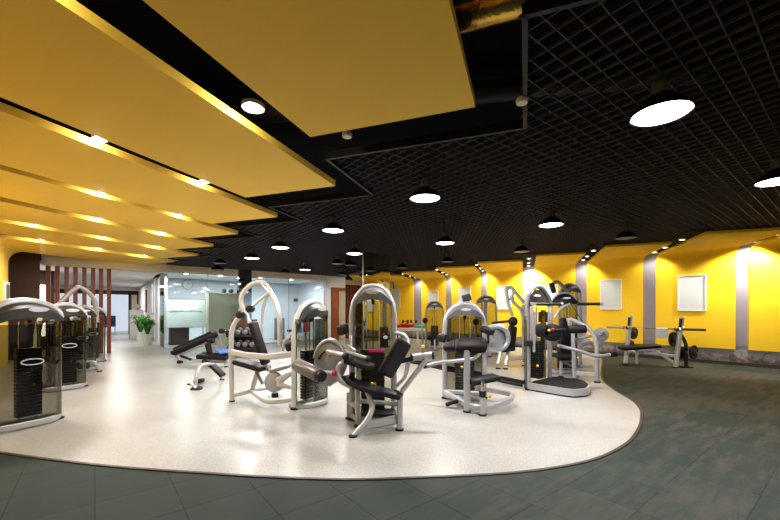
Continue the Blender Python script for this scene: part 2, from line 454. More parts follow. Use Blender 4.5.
for i, (qa, qb) in enumerate(ends[:8]):
    ua, ub = uq(qa), uq(qb)                               # ua < ub
    r = .30; rows = []
    for u in (ua, ub):
        vw = vwall(u, PW)
        vf = min(vF[i], vw - .7)
        inner = [(vf, ZS)] + [(vw - r + r * math.sin(a), ZS - r + r * math.cos(a)) for a in [PI / 2 * k / 8 for k in range(9)]] + [(vw, .42)]
        outer = [(vf, ZS + .06)] + [(vw - r + (r + .06) * math.sin(a), ZS - r + (r + .06) * math.cos(a)) for a in [PI / 2 * k / 8 for k in range(9)]] + [(vw + .06, .42)]
        rows.append([CF(u, v, z) for v, z in inner] + [CF(u, v, z) for v, z in outer[::-1]])
    single(MB().rings(rows).build('wall_panel', 'yellow', ang=25), 'yellow wall panel folding into the ceiling, ' + names[i], 'wall panel', 'yellow wall panels on the right')
mb = MB()                                                 # pale recessed bands curving into the light slots
for (qa, qb) in pilq[:8]:
    ua, ub = uq(qa), uq(qb); rows = []
    r = .34
    for u in (ua - .02, ub + .02):
        vw = vwall(u, PW) + .055
        inner = [(vw - r + r * math.sin(a), ZS + .03 - r + r * math.cos(a)) for a in [PI / 2 * k / 8 for k in range(9)]] + [(vw, .5)]
        outer = [(v + .02, z + .01) for v, z in inner]
        rows.append([CF(u, v, z) for v, z in inner] + [CF(u, v, z) for v, z in outer[::-1]])
    mb.rings(rows)
S('trim_3', mb, 'pillar')
mb = MB()                                                 # black slot beds above the wall panels
for (qa, qb) in pilq[:8]:
    ua, ub = uq(qa), uq(qb); vw = vwall((ua + ub) / 2, PW)
    mb.cbox(ua - .03, ub + .03, vw - 3.5, vw - .32, ZS + .07, ZS + .10)
S('trim_4', mb, 'slot')

# ------------------------------------------------------------------ lights
def downlight(loc, r, m, label, power=0, group=None, kind='SPOT', off=(0, 0, -.02), col=(1, .9, .75), aim=None, blend=.6, size=110):
    t = thing('downlight', label, 'light', loc, 0, group)
    MB().lathe((0, 0, 0), [(r * .98, .03), (r * 1.25, .03), (r * 1.25, -.004), (r, -.004), (r * .98, .01)], 16, loop=True).build('rim', 'alu', t)
    MB().lathe((0, 0, 0), [(r * .97, .012), (r * .97, .004)], 16).build('bulb', m, t)
    if power:
        l = bpy.data.lights.new('downlight_beam', kind); l.energy = power
        if kind == 'SPOT': l.spot_size = math.radians(size); l.spot_blend = blend
        l.specular_factor = 0 if kind == 'POINT' else 1; l.color = col; l.shadow_soft_size = .04
        lo = bpy.data.objects.new('downlight_beam', l); COL.objects.link(lo); lo.parent = t; lo.location = off
        if aim is not None: lo.rotation_euler = (V(aim) - V(loc)).to_track_quat('-Z', 'Y').to_euler()
    return t
slots = [(-2.16, [2.59, 1.1], 'between the first and second panels'), (-3.99, [3.84, 2.54], 'between the second and third panels'), (-5.72, [5.0, 3.68], 'between the third and fourth panels'),
         (-7.35, [6.0, 4.7], 'between the fourth and fifth panels'), (-9.02, [7.2, 5.9, 4.6], 'between the fifth and sixth panels'), (-10.85, [8.2, 6.9, 5.6], 'between the sixth and last panels')]
nth = ['end', 'middle', 'wall side']
for k, (u, vs, where) in enumerate(slots):
    for j, v in enumerate(vs):
        big = (k, j) in ((0, 0), (2, 1))
        downlight(CF(u, v, ZS + .045), .055 if not big else .075, 'spoton' if big else 'spotdim', 'small ceiling downlight %s, %s one' % (where, ['far', 'next', 'third'][j]), 9 if not big else 14, 'downlights in the yellow ceiling', kind='POINT', off=EX * -.03 + V((0, 0, -.025)), col=(1, .93, .75))
slotn = ['slot by the far table', 'slot above the far towers', 'slot behind the curl machine', 'slot above the bright pilaster', 'slot right of the sky poster', 'slot over the press bench', 'bright slot at the right edge', 'right edge']
bright = {3: 7.5, 6: 6, 2: 1.2, 5: .8}
for k, (qa, qb) in enumerate(pilq[:7]):
    u = (uq(qa) + uq(qb)) / 2; vw = vwall(u, PW)
    for j, d in enumerate((.48, 1.35, 2.5)):
        downlight(CF(u, vw - d, ZS + .05), .055, 'spoton', 'downlight in the %s, %s' % (slotn[k], ['nearest the wall', 'middle one', 'furthest from the wall'][j]),
                  [60, 36, 26][j] * (bright.get(k, 1) if j == 0 else 1), 'downlights in the wall slots', aim=CF(u, vw + .25, 1.0) if j == 0 else CF(u, vw - d + .4, 0), size=125, col=(1, .93, .82))

def make_pendant(lit):
    t = thing('pendant_lamp', 'x', 'lamp')
    MB().lathe((0, 0, 0), [(.195, 0), (.20, .004), (.188, .03), (.15, .085), (.085, .135), (.06, .15), (.055, .15), (.08, .128), (.145, .075), (.183, .02)], 28, loop=True).build('lamp_shade', 'lampshade', t)
    MB().lathe((0, 0, 0), [(.186, .022), (.186, .008), (.17, .003), (.01, .001)], 28).build('diffuser', 'lampon' if lit else 'lampoff', t)
    MB().lathe((0, 0, 0), [(.06, .148), (.06, .235), (.045, .255), (.02, .26)], 16).build('lamp_neck', 'capgrey', t)
    MB().cyl((0, 0, .255), (0, 0, .40), .012, n=8).build('stem', 'lampshade', t)
    if lit:
        l = bpy.data.lights.new('lamp_light', 'AREA'); l.shape = 'DISK'; l.size = .34; l.energy = 1; l.color = (1, .96, .93)
        lo = bpy.data.objects.new('lamp_light', l); COL.objects.link(lo); lo.parent = t; lo.location = (0, 0, -.012)
    return t
ZR = 2.87
lit = [(661, 115, 'large lit pendant lamp at upper right, the nearest one'), (778, 182, 'lit pendant lamp cut by the right edge of the photo'), (425, 199, 'lit pendant lamp right of the nearest ceiling panel tip'),
       (333, 231, 'very bright pendant lamp above the glass office'), (445, 243.5, 'lit pendant lamp above the curl machine'), (551, 225.5, 'lit pendant lamp left of the wall poster row, above the lat bar'),
       (280.5, 248, 'lit pendant lamp above the arched press machine'), (252, 258.5, 'small lit pendant lamp in front of the dark office column'), (354.5, 254, 'lit pendant lamp overlapping the mirrored column top'), (305, 270, 'tiny lit pendant lamp in front of the right office pane')]
dim = [(220, 263.5, 'unlit black pendant lamp above the left office pane'), (217.5, 270, 'unlit black pendant lamp just below another over the left office pane'), (285, 273, 'unlit black pendant lamp over the right office pane'),
       (337.5, 264, 'unlit pendant lamp left of the mirrored column'), (342, 275, 'unlit pendant lamp above the brown door'), (447.7, 262, 'unlit pendant lamp behind the lit one above the curl machine'),
       (521.5, 252, 'unlit black pendant lamp beside the bright pilaster slot'), (626, 238.5, 'unlit black pendant lamp left of the press bench slot'), (402, 268, 'unlit pendant lamp right of the mirrored column')]
pl = make_pendant(True); pd = make_pendant(False)
lampdata = [c for c in pl.children if c.type == 'LIGHT'][0].data
lampdata.energy = 60
for i, (x, y, lab) in enumerate(lit):
    o = pl if i == 0 else copy_tree(pl); o.location = AT(x, y, ZR); o['label'] = lab; o['group'] = 'pendant lamps under the grid ceiling'
for i, (x, y, lab) in enumerate(dim):
    o = pd if i == 0 else copy_tree(pd); o.location = AT(x, y, ZR if i != 1 else 2.75); o['label'] = lab; o['group'] = 'pendant lamps under the grid ceiling'
# added fill lights without fixtures, behind the camera and over the left side
def area(loc, size, e, rot=(0, 0, 0), col=(1, .96, .92)):
    l = bpy.data.lights.new('area_light', 'AREA'); l.shape = 'DISK'; l.size = size; l.energy = e; l.color = col
    o = bpy.data.objects.new('area_light', l); COL.objects.link(o); o.location = loc; o.rotation_euler = rot; return o
for (x, y, e) in ((-4, .5, 70), (-1.5, -1.5, 60), (2.5, -1.0, 60), (5.5, 1.5, 50), (-5.5, 5.5, 65), (-2.5, 4.2, 50), (-8.5, 10, 55)): area((x, y, 3.0), .5, e, col=(.97, .97, 1))
w = bpy.data.worlds.new('World'); sc.world = w; w.use_nodes = True
w.node_tree.nodes['Background'].inputs[0].default_value = (.85, .92, 1, 1); w.node_tree.nodes['Background'].inputs[1].default_value = .38
for i, (x, y, lab) in enumerate([(522, 101, 'white smoke detector at the corner of the grid ceiling'), (347, 135, 'white smoke detector behind the tip of the nearest yellow panel')]):
    t = AT(x, y, ZG - .02); o = MB(Matrix.Translation(t)).lathe((0, 0, 0), [(.045, .02), (.05, .0), (.045, -.02), (.02, -.03)], 16).build('smoke_detector', 'white'); single(o, lab, 'smoke detector')

# ------------------------------------------------------------------ posters on the right wall
def poster(px0, px1, py0, py1, lab, m='board', name='poster'):
    qa, qb = wallq(px0), wallq(px1); c = (px0 + px1) / 2
    Y = PW / (.002096 * (c - 95.2)); z0 = H + (HY - py1) / F * Y; z1 = H + (HY - py0) / F * Y
    t = thing(name, lab, 'poster', WF(PW - .02, (qa + qb) / 2, z0), 0, 'framed posters on the yellow wall')
    T = LT(t); f = .028; p0 = PW - .035; mb = MB(T)
    mb.wbox(p0, PW - .001, qa, qa - f, z0, z1); mb.wbox(p0, PW - .001, qb, qb + f, z0, z1)
    mb.wbox(p0, PW - .001, qa - f, qb + f, z0, z0 + f); mb.wbox(p0, PW - .001, qa - f, qb + f, z1 - f, z1)
    mb.build('frame', 'white', t)
    MB(T).wbox(PW - .018, PW - .002, qa - f * .9, qb + f * .9, z0 + f * .9, z1 - f * .9).build('sheet', m, t)
poster(678, 706.5, 275, 311, 'white framed poster above the right side of the press bench')
poster(600.5, 622, 279.5, 309.5, 'white framed poster to the right of the lat bar')
poster(497, 511, 285.5, 309.5, 'white framed poster behind the chest press arms')
poster(459, 471, 287, 308, 'white framed poster behind the curl machine hood')
poster(429, 438.5, 291, 310, 'white framed poster above the small far tower machine')
poster(392, 400.5, 289, 309, 'white framed poster beside the mirrored column')
poster(543, 558, 285, 302, 'blue sky poster between the tower machines', 'skyposter')

# ------------------------------------------------------------------ far end : left wall, screen, corridor, office
S('wall_left', MB().wbox(PL - .35, PL - .2, -7, 15.3, 0, ZTOP), 'yellow')
S('wall_end', MB().wbox(PL - .3, -1.3, 15.32, 15.45, 0, ZTOP), 'brown')
t = thing('slat_screen', 'screen of upright red brown wooden slats left of the corridor', 'screen', WF(-.4, 16.0, 0))
T = LT(t)
for k, px in enumerate((48.2, 57.5, 66.8, 75.5, 84.4, 93, 101, 109)):
    a = (px - CX) / F
    p = 16.0 * (EQ.x - a * EQ.y) / (a * EP.y - EP.x)
    MB(T).wbox(p - .055, p + .055, 15.90, 16.06, .008, 2.86).build('slat', 'redwood', t)
S('trim_5', MB().wbox(-1.3, 2.05, 15.75, 16.4, 2.86, ZTOP), 'cream')
S('ceiling.001', MB().wbox(-4.0, 2.2, 16.4, 33.6, 2.95, 3.05), 'white')
S('wall_corridor', MB().wbox(2.2, 2.32, 17.6, 33.6, 0, 3.0), 'white')
S('wall_lobby', MB().wbox(-4, -1.2, 19.0, 19.1, 0, 2.95), 'brown')
for k, p in enumerate((-2.6, -2.0, -1.55)):
    o = MB().wbox(p - .10, p + .10, 18.9, 18.98, .5, 2.4).build('wall_light', 'wallglow'); single(o, 'tall glowing wall light behind the slats, %s' % ['leftmost', 'middle one', 'rightmost'][k], 'light', 'wall lights behind the slat screen')
# corridor end : dark framed glazing with a bright room beyond
def onq(px, q):                                            # p of the point of line q seen at px
    a = (px - CX) / F; return q * (a * EQ.y - EQ.x) / (EP.x - a * EP.y)
mb = MB(); q = 29.0
for a, b in ((84, 86), (128.5, 131.5), (137, 141)): mb.wbox(onq(a, q), onq(b, q), q, q + .12, 0, 2.75)
mb.wbox(-4, 2.2, q, q + .12, 2.50, 2.75)
S('door_1', mb, 'brown')
S('wall_back', MB().wbox(-4, 2.2, q, q + .12, 2.75, 3.0), 'white'); S('wall_back.006', MB().wbox(onq(131.5, q), onq(137, q), q + .02, q + .1, 0, 2.5), 'cream')
S('window_1', MB().wbox(-4, onq(128.5, q), q + .05, q + .06, 0, 2.5), 'glass'); S('wall_lobby.001', MB().wbox(-4.1, -4, 19, 33, 0, 3), 'brown')
S('wall_far', MB().wbox(-5, 2.6, 33.6, 33.7, 0, 3), 'glow')  # wall itself glows, standing in for the light of the room beyond
def lt(a, b, c, d): return area(a, b, c, d)
area(WF(.8, 20, 2.9), 1.2, 75); area(WF(.8, 26, 2.9), 1.2, 75); area(WF(-2.2, 17.6, 2.9), .8, 40); area(WF(0, 32.2, 2.9), 1, 60)
for k, (p, q) in enumerate(((onq(102, 30.2), 30.2), (onq(111.5, 31.6), 31.6))):
    t = thing('office_chair', 'dark blue chair seen through the corridor glazing, %s' % ['left one', 'right one'][k], 'chair', WF(p, q, 0), ROT_W, 'chairs beyond the corridor')
    MB().slab((0, 0, .45), (0, .5, .47), (1, 0, 0), .5, .1, .04).build('seat', 'darkblue', t)
    MB().slab((0, .5, .5), (0, .6, 1.15), (1, 0, 0), .5, .09, .04).build('backrest', 'darkblue', t)
    for sx in (-.2, .2):
        for sy in (.03, .45): MB().cyl((sx, sy, 0), (sx, sy, .42), .02, n=8).build('leg', 'chrome', t)
# pictures on the corridor wall, red switch
for k, (px, y0, y1, ww) in enumerate(((146.5, 290, 312, .5), (153.5, 285, 314, .8))):
    a = (px - CX) / F; q = 2.2 * (EP.x - a * EP.y) / (a * EQ.y - EQ.x); Y = WF(2.2, q).y
    z0, z1 = H + (HY - y1) / F * Y, H + (HY - y0) / F * Y
    t = thing('picture', ['narrow brown framed picture further down the corridor wall', 'pale framed picture nearer on the corridor wall'][k], 'picture', WF(2.19, q, z0))
    T = LT(t)
    MB(T).wbox(2.15, 2.195, q - ww / 2, q + ww / 2, z0, z1).build('frame', 'redwood' if k == 0 else 'alu', t)
    MB(T).wbox(2.14, 2.155, q - ww / 2 + .06, q + ww / 2 - .06, z0 + .06, z1 - .06).build('sheet', 'officewall', t)
def leafplant(loc, hgt, spread, nl, lab, potr):
    t = thing('potted_plant', lab, 'plant', loc, 0, 'plants in the corridor')
    MB().lathe((0, 0, .006), [(potr * .75, 0), (potr, .42), (potr * 1.06, .42), (potr * 1.06, .46), (potr * .85, .46), (potr * .8, .4), (.01, .4)], 16).build('pot', 'pot', t)
    mb = MB(); rnd = random.Random(nl)
    for k in range(nl):
        a = rnd.uniform(0, 2 * PI); L = spread * rnd.uniform(.5, 1); hh = hgt * rnd.uniform(.55, 1); d = V((math.cos(a), math.sin(a), 0)); s = V((-d.y, d.x, 0)) * .026
        pts = [V((0, 0, .42)) + d * .04, d * L * .4 + ZV * (.42 + hh * .75), d * L * .8 + ZV * (.42 + hh), d * L * 1.05 + ZV * (.42 + hh * .78)]
        for j in range(3):
            wa, wb = (1 if j else .4), (1.1, .9, .05)[j]
            mb.face([pts[j] - s * wa, pts[j] + s * wa, pts[j + 1] + s * wb, pts[j + 1] - s * wb])
    mb.build('foliage', 'leaf', t)
def onray(px, Y): return V(((px - CX) / F * Y, Y, 0))
def atp(px, p): return onray(px, p / (.002096 * (px - 95.2)))
leafplant(atp(147.5, 1.74), .7, .42, 90, 'bright green potted plant in a white pot at the office corner', .19)
leafplant(atp(140.5, 1.66), .85, .5, 80, 'darker potted plant behind the bright one in the corridor', .2)
t = thing('planter_stand', 'white stand with a lamp behind the corridor plants', 'stand', atp(136.5, 1.7))
MB().box((0, 0, .75), (.6, .5, 1.5), ROT_W, .02).build('body', 'white', t)
MB().lathe((0, 0, 1.5), [(.05, 0), (.05, .1), (.22, .12), (.14, .3), (.02, .3)], 16).build('lamp', 'cream', t)

# glass office
S('window_2', MB().wbox(2.05, 4.72, QB, QB + .015, .03, 2.93), 'glass')
S('window_3', MB().wbox(5.25, 8.85, QB, QB + .015, .03, 2.93), 'glass')
S('window_4', MB().wbox(2.05, 2.065, QB, 17.6, .03, 2.93), 'glassedge')
mb = MB()
for p in (2.05, 3.55, 5.27, 7.0, 8.83): mb.wbox(p, p + .02, QB - .012, QB + .027, .03, 2.93)
mb.wbox(2.05, 8.87, QB - .012, QB + .03, 0, .04); mb.wbox(2.05, 8.87, QB - .012, QB + .03, 2.92, 2.95)
S('trim_6', mb, 'alu')
S('trim_7', MB().wbox(2.03, 8.87, QB - .25, QB + .3, 2.95, ZTOP), 'cream')
S('ceiling.002', MB().wbox(2.05, 8.9, QB + .05, 20.2, 2.95, 3.05), 'white')
S('wall_office', MB().wbox(2.1, 9.0, 19.6, 19.75, 0, 3), 'officewall')
S('wall_office_end', MB().wbox(8.87, 8.99, QB, 19.7, 0, 3), 'officewall')
for k, p in enumerate((2.9, 4.2, 5.9, 7.4)):
    area(WF(p, QB + .7, 2.9), .5, 60, col=(.93, .96, 1))
    o = MB(Matrix.Translation(WF(p, QB + .6, 2.94))).lathe((0, 0, 0), [(.07, .01), (.07, -.01), (.05, -.012)], 14).build('downlight', 'spotdim'); single(o, 'round office ceiling light, number %s from the left pane' % ['one', 'two', 'three', 'four'][k], 'light', 'lights in the office ceiling')
def onq(px, q):                                            # p of the point of line q seen at px
    a = (px - CX) / F; return q * (a * EQ.y - EQ.x) / (EP.x - a * EP.y)
def qbox(t, px0, px1, py0, py1, q, d, inset=0):            # box filling a pixel window on plane q
    p0, p1 = onq(px0, q), onq(px1, q); Y = WF((p0 + p1) / 2, q).y
    return p0 + inset, p1 - inset, q, q + d, max(H + (HY - py1) / F * Y, .006) + inset, H + (HY - py0) / F * Y - inset
q = 19.55; p = onq(187.5, q); Y = WF(p, q).y
t = thing('wall_clock', 'round white wall clock inside the left office pane', 'clock', WF(p, q, H + (HY - 284.5) / F * Y)); T = Matrix()
MB().lathe(-EQ * .0, [(.01, .05), (.20, .05), (.22, .0), (.20, -.0)], 28, -EQ).build('rim', 'alu', t)
MB().lathe(-EQ * .05, [(.19, .004), (.19, .008), (.005, .008)], 28, -EQ).build('face', 'white', t)
mb = MB(); f = -EQ * .062
mb.slab(f, f + ZV * .13, EP, .016, .004, 0); mb.slab(f, f + EP * .09 + ZV * .03, ZV, .018, .004, 0); mb.build('hands', 'black', t)
t = thing('whiteboard', 'grey green board with faint writing behind the left office pane', 'board', WF(onq(184, 17.6), 17.75, .9)); T = LT(t)
a = qbox(t, 163, 206, 299.5, 327, 17.75, .04)
MB(T).wbox(*a).build('panel', 'frost', t)
mb = MB(T); mb.wbox(a[0], a[1], a[2] - .01, a[3], a[4] - .03, a[4]); mb.wbox(a[0], a[1], a[2] - .01, a[3], a[5], a[5] + .03); mb.build('frame', 'alu', t)
mb = MB(T); rnd = random.Random(3)
for k in range(26):
    x = a[0] + .12 + k * (a[1] - a[0] - .25) / 26; z = a[4] + (a[5] - a[4]) * (.55 + rnd.uniform(-.02, .02)); mb.wbox(x, x + rnd.uniform(.02, .06), a[2] - .006, a[2], z, z + rnd.uniform(.02, .05))
mb.build('writing', 'greyfab', t)
for s in (0, 1): MB(T).wbox(a[0] + .1 if s == 0 else a[1] - .14, a[0] + .14 if s == 0 else a[1] - .1, a[2] + .005, a[3], .006, a[4] - .03).build('leg', 'alu', t)
t = thing('desk', 'dark brown desk below the board in the office', 'desk', WF(onq(181, 18.2), 18.3, 0)); T = LT(t)
a = qbox(t, 168, 192, 327, 352, 18.0, .6)
MB(T).wbox(a[0] + .1, a[1] - .1, a[2] + .05, a[3], .006, .72).build('desk_body', 'deskbrown', t)
MB(T).wbox(a[0] - .05, a[1] + .05, a[2], a[3] + .05, .72, .76).build('desk_top', 'deskbrown', t)
t = thing('cabinet', 'tall beige cabinet standing inside the left office pane', 'cabinet', WF(onq(222, 17.3), 17.5, 0)); T = LT(t)
a = qbox(t, 208.5, 238, 293, 348, 17.1, .5)
MB(T).wbox(a[0], a[1], a[2] + .02, a[3], .006, a[5] - .03).build('carcass', 'beige', t)
MB(T).wbox(a[0] - .02, a[1] + .02, a[2] - .01, a[3], a[5] - .03, a[5]).build('cabinet_top', 'cream', t)
mid = (a[0] + a[1]) / 2
for s in (0, 1):
    d = MB(T).wbox(a[0] + .01 if s == 0 else mid + .005, mid - .005 if s == 0 else a[1] - .01, a[2], a[2] + .02, .08, a[5] - .05).build('door', 'beige', t)
    MB(T).wbox(mid - .06 if s == 0 else mid + .04, mid - .04 if s == 0 else mid + .06, a[2] - .02, a[2], .9, 1.05).build('handle', 'alu', d)
topz = a[5]; cabq = a[2]
def dumbbell(c, ax, L, r, lab, m='rubber', name='dumbbell', group=None):
    t = thing(name, lab, 'dumbbell', c, 0, group); ax = V(ax).normalized()
    MB().cyl(-ax * L * .3, ax * L * .3, r * .28, n=10).build('grip', 'chrome', t)
    for s in (-1, 1): MB().cyl(ax * s * L * .22, ax * s * L * .5, r, n=12, bev=r * .2).build('weight', m, t)
    return t
for k, px in enumerate((224, 231)): dumbbell(WF(onq(px, cabq + .2), cabq + .2, topz + .1), EQ * 1 + EP * .2, .3, .1, ['left black dumbbell on top of the beige cabinet', 'right black dumbbell on top of the beige cabinet'][k], group='dumbbells on the cabinet')
# dark mirrored office column
S('column', MB().wbox(4.72, 5.22, QB - .15, QB + .28, 0, ZTOP), 'mirror') if False else None
o = MB().wbox(4.70, 5.24, QB - .26, QB - .02, 0, ZTOP).build('wall_pier', M['mirror'], kind='structure')
# things seen through the right pane
def gx(px, Y): return (px - CX) / F * Y
def floorat(px, q): return WF(onq(px, q), q, 0)
t = thing('water_dispenser', 'grey upright dispenser with a red top in the right office', 'dispenser', floorat(279.5, 18.3)); b = V((0, 0, 0))
MB().box((0, 0, .55), (.4, .4, 1.08), ROT_W, .03).build('body', 'greyfab', t)
MB().lathe((0, 0, 1.09), [(.12, 0), (.13, .08), (.05, .2), (.02, .2)], 14).build('bottle', 'red', t)
t = thing('office_chair', 'black swivel chair behind the right office pane', 'chair', floorat(292.5, 17.2), .3)
MB().slab((-.25, 0, .5), (.25, 0, .5), (0, 1, 0), .5, .1, .04).build('seat', 'vinyl', t)
MB().slab((.25, 0, .55), (.45, 0, 1.2), (0, 1, 0), .48, .09, .04).build('backrest', 'vinyl', t)
MB().cyl((0, 0, .1), (0, 0, .46), .03, n=10).build('gas_column', 'chrome', t)
mb = MB()
for k in range(5): a = 2 * PI * k / 5; mb.slab((0, 0, .1), (math.cos(a) * .3, math.sin(a) * .3, .05), (-math.sin(a), math.cos(a), 0), .05, .04, .01)
mb.build('base', 'black', t)
for k, (px, m, lab) in enumerate(((301.5, 'blue', 'blue garment hanging behind the right office pane'), (309, 'red', 'red garment hanging behind the right office pane'), (305, 'towel', 'white garment between the blue and red ones'))):
    pt = floorat(px - 3, 17.9 + .25 * k); Y = pt.y
    o = MB(Matrix.Translation(pt)).slab((0, 0, .35), (0, 0, 1.35), EP, .32, .08, .03, taper=.7).build('garment', m); single(o, lab, 'clothing')
for k, (px, py, m) in enumerate(((307, 291, 'orangewood'), (312, 288.5, 'board'), (317, 292, 'cream'), (309, 297, 'board'), (315, 300, 'cream'), (296, 300, 'orangewood'))):
    q = 19.55; pp = onq(px, q); Y = WF(pp, q).y; z = H + (HY - py) / F * Y
    o = MB().wbox(pp - .12, pp + .12, q + .03, q + .052, z - .09, z + .09).build('notice', m); single(o, 'small paper notice on the right office wall, %s' % ['upper left', 'top middle', 'upper right', 'lower left', 'lower right', 'alone at far left'][k], 'notice', 'notices on the office wall')

# wall and brown door beside the office
S('wall_back.001', MB().wbox(8.99, 9.15, QB + .1, QB + .2, 0, ZTOP), 'white')
S('wall_back.002', MB().wbox(8.99, PW + .1, QB + .1, QB + .2, 2.62, ZTOP), 'white')
S('wall_back.003', MB().wbox(10.6, PW + .1, QB + .1, QB + .2, 0, 2.62), 'cream')
t = thing('door_2', 'x', 'door', WF(9.8, QB, 0)); del t['label']; del t['category']; t['kind'] = 'structure'; T = LT(t)
pa, pb = onq(333, QB), onq(347, QB)
mb = MB(T); mb.wbox(9.15, pa, QB - .02, QB + .22, 0, 2.62) if pa > 9.3 else None
f1 = MB(T); f1.wbox(pa - .06, pa + .30, QB - .08, QB + .24, 0, 2.50); f1.wbox(pa - .06, pb + .5, QB - .08, QB + .24, 2.50, 2.62); f1.build('door_frame', 'orangewood', t)
mb.bm.free()
S('wall_back.004', MB().wbox(9.15, pa - .06, QB + .1, QB + .2, 0, 2.62), 'white')
S('wall_back.005', MB().wbox(pa + .3, 10.6, QB + .25, QB + .3, 0, 2.62), 'beige')
area(WF(9.3, QB - 1.6, 2.7), .3, 25, (math.radians(20), 0, 0))

# mirrored square column in the hall
cb = onray(363, 11.0)
cp, cq = pq(cb)
ca = math.radians(45.5); c1 = V((math.sin(ca), math.cos(ca), 0)); c2 = V((-math.cos(ca), math.sin(ca), 0))
o = MB().slab(cb + c2 * .42 + ZV * ZTOP / 2, cb + c2 * .42 + c1 * 1.11 + ZV * ZTOP / 2, c2, .84, ZTOP, 0).build('wall_column', 'mirror', kind='structure')
S('trim_8', MB().slab(cb + ZV * 1.875 - (EP + EQ) * .004, cb + ZV * 1.876 - (EP + EQ) * .004, EP, .02, .02, 0) if False else MB().cyl(cb + ZV * .0 - (EP + EQ) * .004, cb + ZV * ZG - (EP + EQ) * .004, .014, n=8), 'alu')
# low black floor track from the column to the tower machine
sA, sB = FL(530, 386), onray(390, 11.62)
mb = MB(); d = (sB - sA).normalized(); nrm = V((-d.y, d.x, 0))
mb.slab(sA + ZV * .045, sB + ZV * .045, nrm, .05, .075, .006); mb.slab(sA + nrm * .22 + ZV * .03, sB + nrm * .22 + ZV * .03, nrm, .04, .045, .006)
S('trim_9', mb, 'edge')

# ------------------------------------------------------------------ machine building blocks
def foot(t, T, p, r=.045):
    p = V(p); MB(T).cyl((p.x, p.y, .006), (p.x, p.y, .03), r, n=14, bev=.006).build('rubber_foot', 'rubber', t)
def knob(t, T, p, m='yknob', r=.022):
    MB(T).ball(p, r * .78).build('pin_knob', m, t, label='yellow adjuster knob' if m == 'yknob' else None)
def arch_tower(t, T, w, arch, caplow, frame_r=.036, stack=.72, shroud='front', smoke='smoke', depth=.17, badge=True, capmat='capgrey', pin=True, bow=.12, foots=True, half=False, fm='silver', sx=0, sw=.30):
    """t root, T root-relative matrix, arch = [(x,z)] outline of the tube, caplow = [(x,z)] lower edge of hood"""
    A = catmull([V((x, 0, z)) for x, z in arch], 5)
    xl, xr = arch[0][0], arch[-1][0]
    tf = MB(T).tube([V((xl, 0, .05))] + A + ([] if half else [V((xr, 0, .05))]), frame_r, 12, up=(0, 1, 0)).build('tower_frame', fm, t)
    # hood : region between the tube and the lower arc, bulged
    top = [p for p in A if p.z > min(caplow[0][1], caplow[-1][1]) - .02]
    low = catmull([V((x, 0, z)) for x, z in caplow], 6)[::-1]
    def at(f, L):
        k = f * (len(L) - 1); i = min(int(k), len(L) - 2); return L[i].lerp(L[i + 1], k - i)
    mb = MB(T); n = 18; low = low[::-1]
    R = []
    for i in range(n + 1):
        f = i / n; a = at(f, top); b = at(f, low); g = math.sin(PI * f)
        dy = depth * (.55 + .45 * g); m_ = a.lerp(b, .5)
        R.append([V((a.x, -.02, a.z)), V((m_.x, -dy, m_.z + .02)), V((b.x, -dy, b.z)), V((b.x, -dy + .012, b.z - .004)), V((b.x, dy * .8, b.z)), V((m_.x, dy * .8, m_.z + .02)), V((a.x, .02, a.z))])
    hd = mb.rings(R).build('hood', capmat, t)
    if badge:
        a = at(.5, top); b = at(.5, low); z = a.z * .45 + b.z * .55
        mb = MB(T); E = []
        for y in (-depth - .003, -depth + .03): E.append([V((a.x + math.cos(2 * PI * k / 20) * (.10 if half else .085), y, z + .01 + math.sin(2 * PI * k / 20) * (.03 if half else .022))) for k in range(20)])
        mb.rings(E).build('badge', 'badge', hd)
    zt = min(caplow[0][1], caplow[-1][1])
    def curved(sign, z0, z1, m, nm='shroud', fx=1.0):
        mb = MB(T); cols = []
        nn = 16
        for i in range(nn + 1):
            a = PI * i / nn; x = (xl + xr) / 2 - math.cos(a) * (xr - xl) / 2 * fx; y = sign * (.03 + bow * math.sin(a) ** .7)
            cols.append((x, y))
        R = []
        for (x, y) in cols: R.append([V((x, y, z0)), V((x, y, z1)), V((x, y - sign * .006, z1)), V((x, y - sign * .006, z0))])
        mb.rings(R).build(nm, m, t)
    if shroud in ('front', 'both'): curved(-1, .09, zt + .05, smoke)
    if shroud in ('back', 'both'): curved(1, .09, zt + .05, smoke)
    cx = (xl + xr) / 2 + sx
    mb = MB(T); zz = .12
    while zz < stack: mb.box((cx, 0, zz + .019), (sw, .10, .036), 0, .004, 1); zz += .042
    ws = mb.build('weight_stack', 'steel', t)
    for s in (-.085, .085): MB(T).cyl((cx + s, 0, .08), (cx + s, 0, zt + .08), .011, n=8).build('guide_rod', 'chrome', t)
    MB(T).cyl((cx, 0, stack), (cx, 0, zt + .06), .006, n=6).build('cable', 'black', t)
    MB(T).cyl((cx - .02, -.0, zt + .05), (cx + .02, .0, zt + .05), .05, n=14).build('pulley', 'black', hd)
    if pin: knob(ws, T, (cx + .03, -.07, stack * .55))
    cx -= sx
    b = catmull([V((xl, 0, .055)), V((cx - (xr - xl) * .3, -bow - .02, .055)), V((cx, -bow - .045, .055)), V((cx + (xr - xl) * .3, -bow - .02, .055)), V((xr, 0, .055))], 5)
    MB(T).sqtube(b, .05, .075).build('base_rail', 'silver', t)
    MB(T).sqtube([V((xl, .0, .055)), V((xl, .10, .055)), V((xr, .10, .055)), V((xr, 0, .055))], .05, .06, .06).build('back_rail', 'silver', t)
    if foots:
        for s in (xl, xr): MB(T).cyl((s, 0, .006), (s, 0, .03), .05, n=14, bev=.006).build('rubber_foot', 'rubber', tf)
def TM(t, loc, rot): return LT(t) @ Matrix.Translation(V(loc)) @ Matrix.Rotation(rot, 4, 'Z')

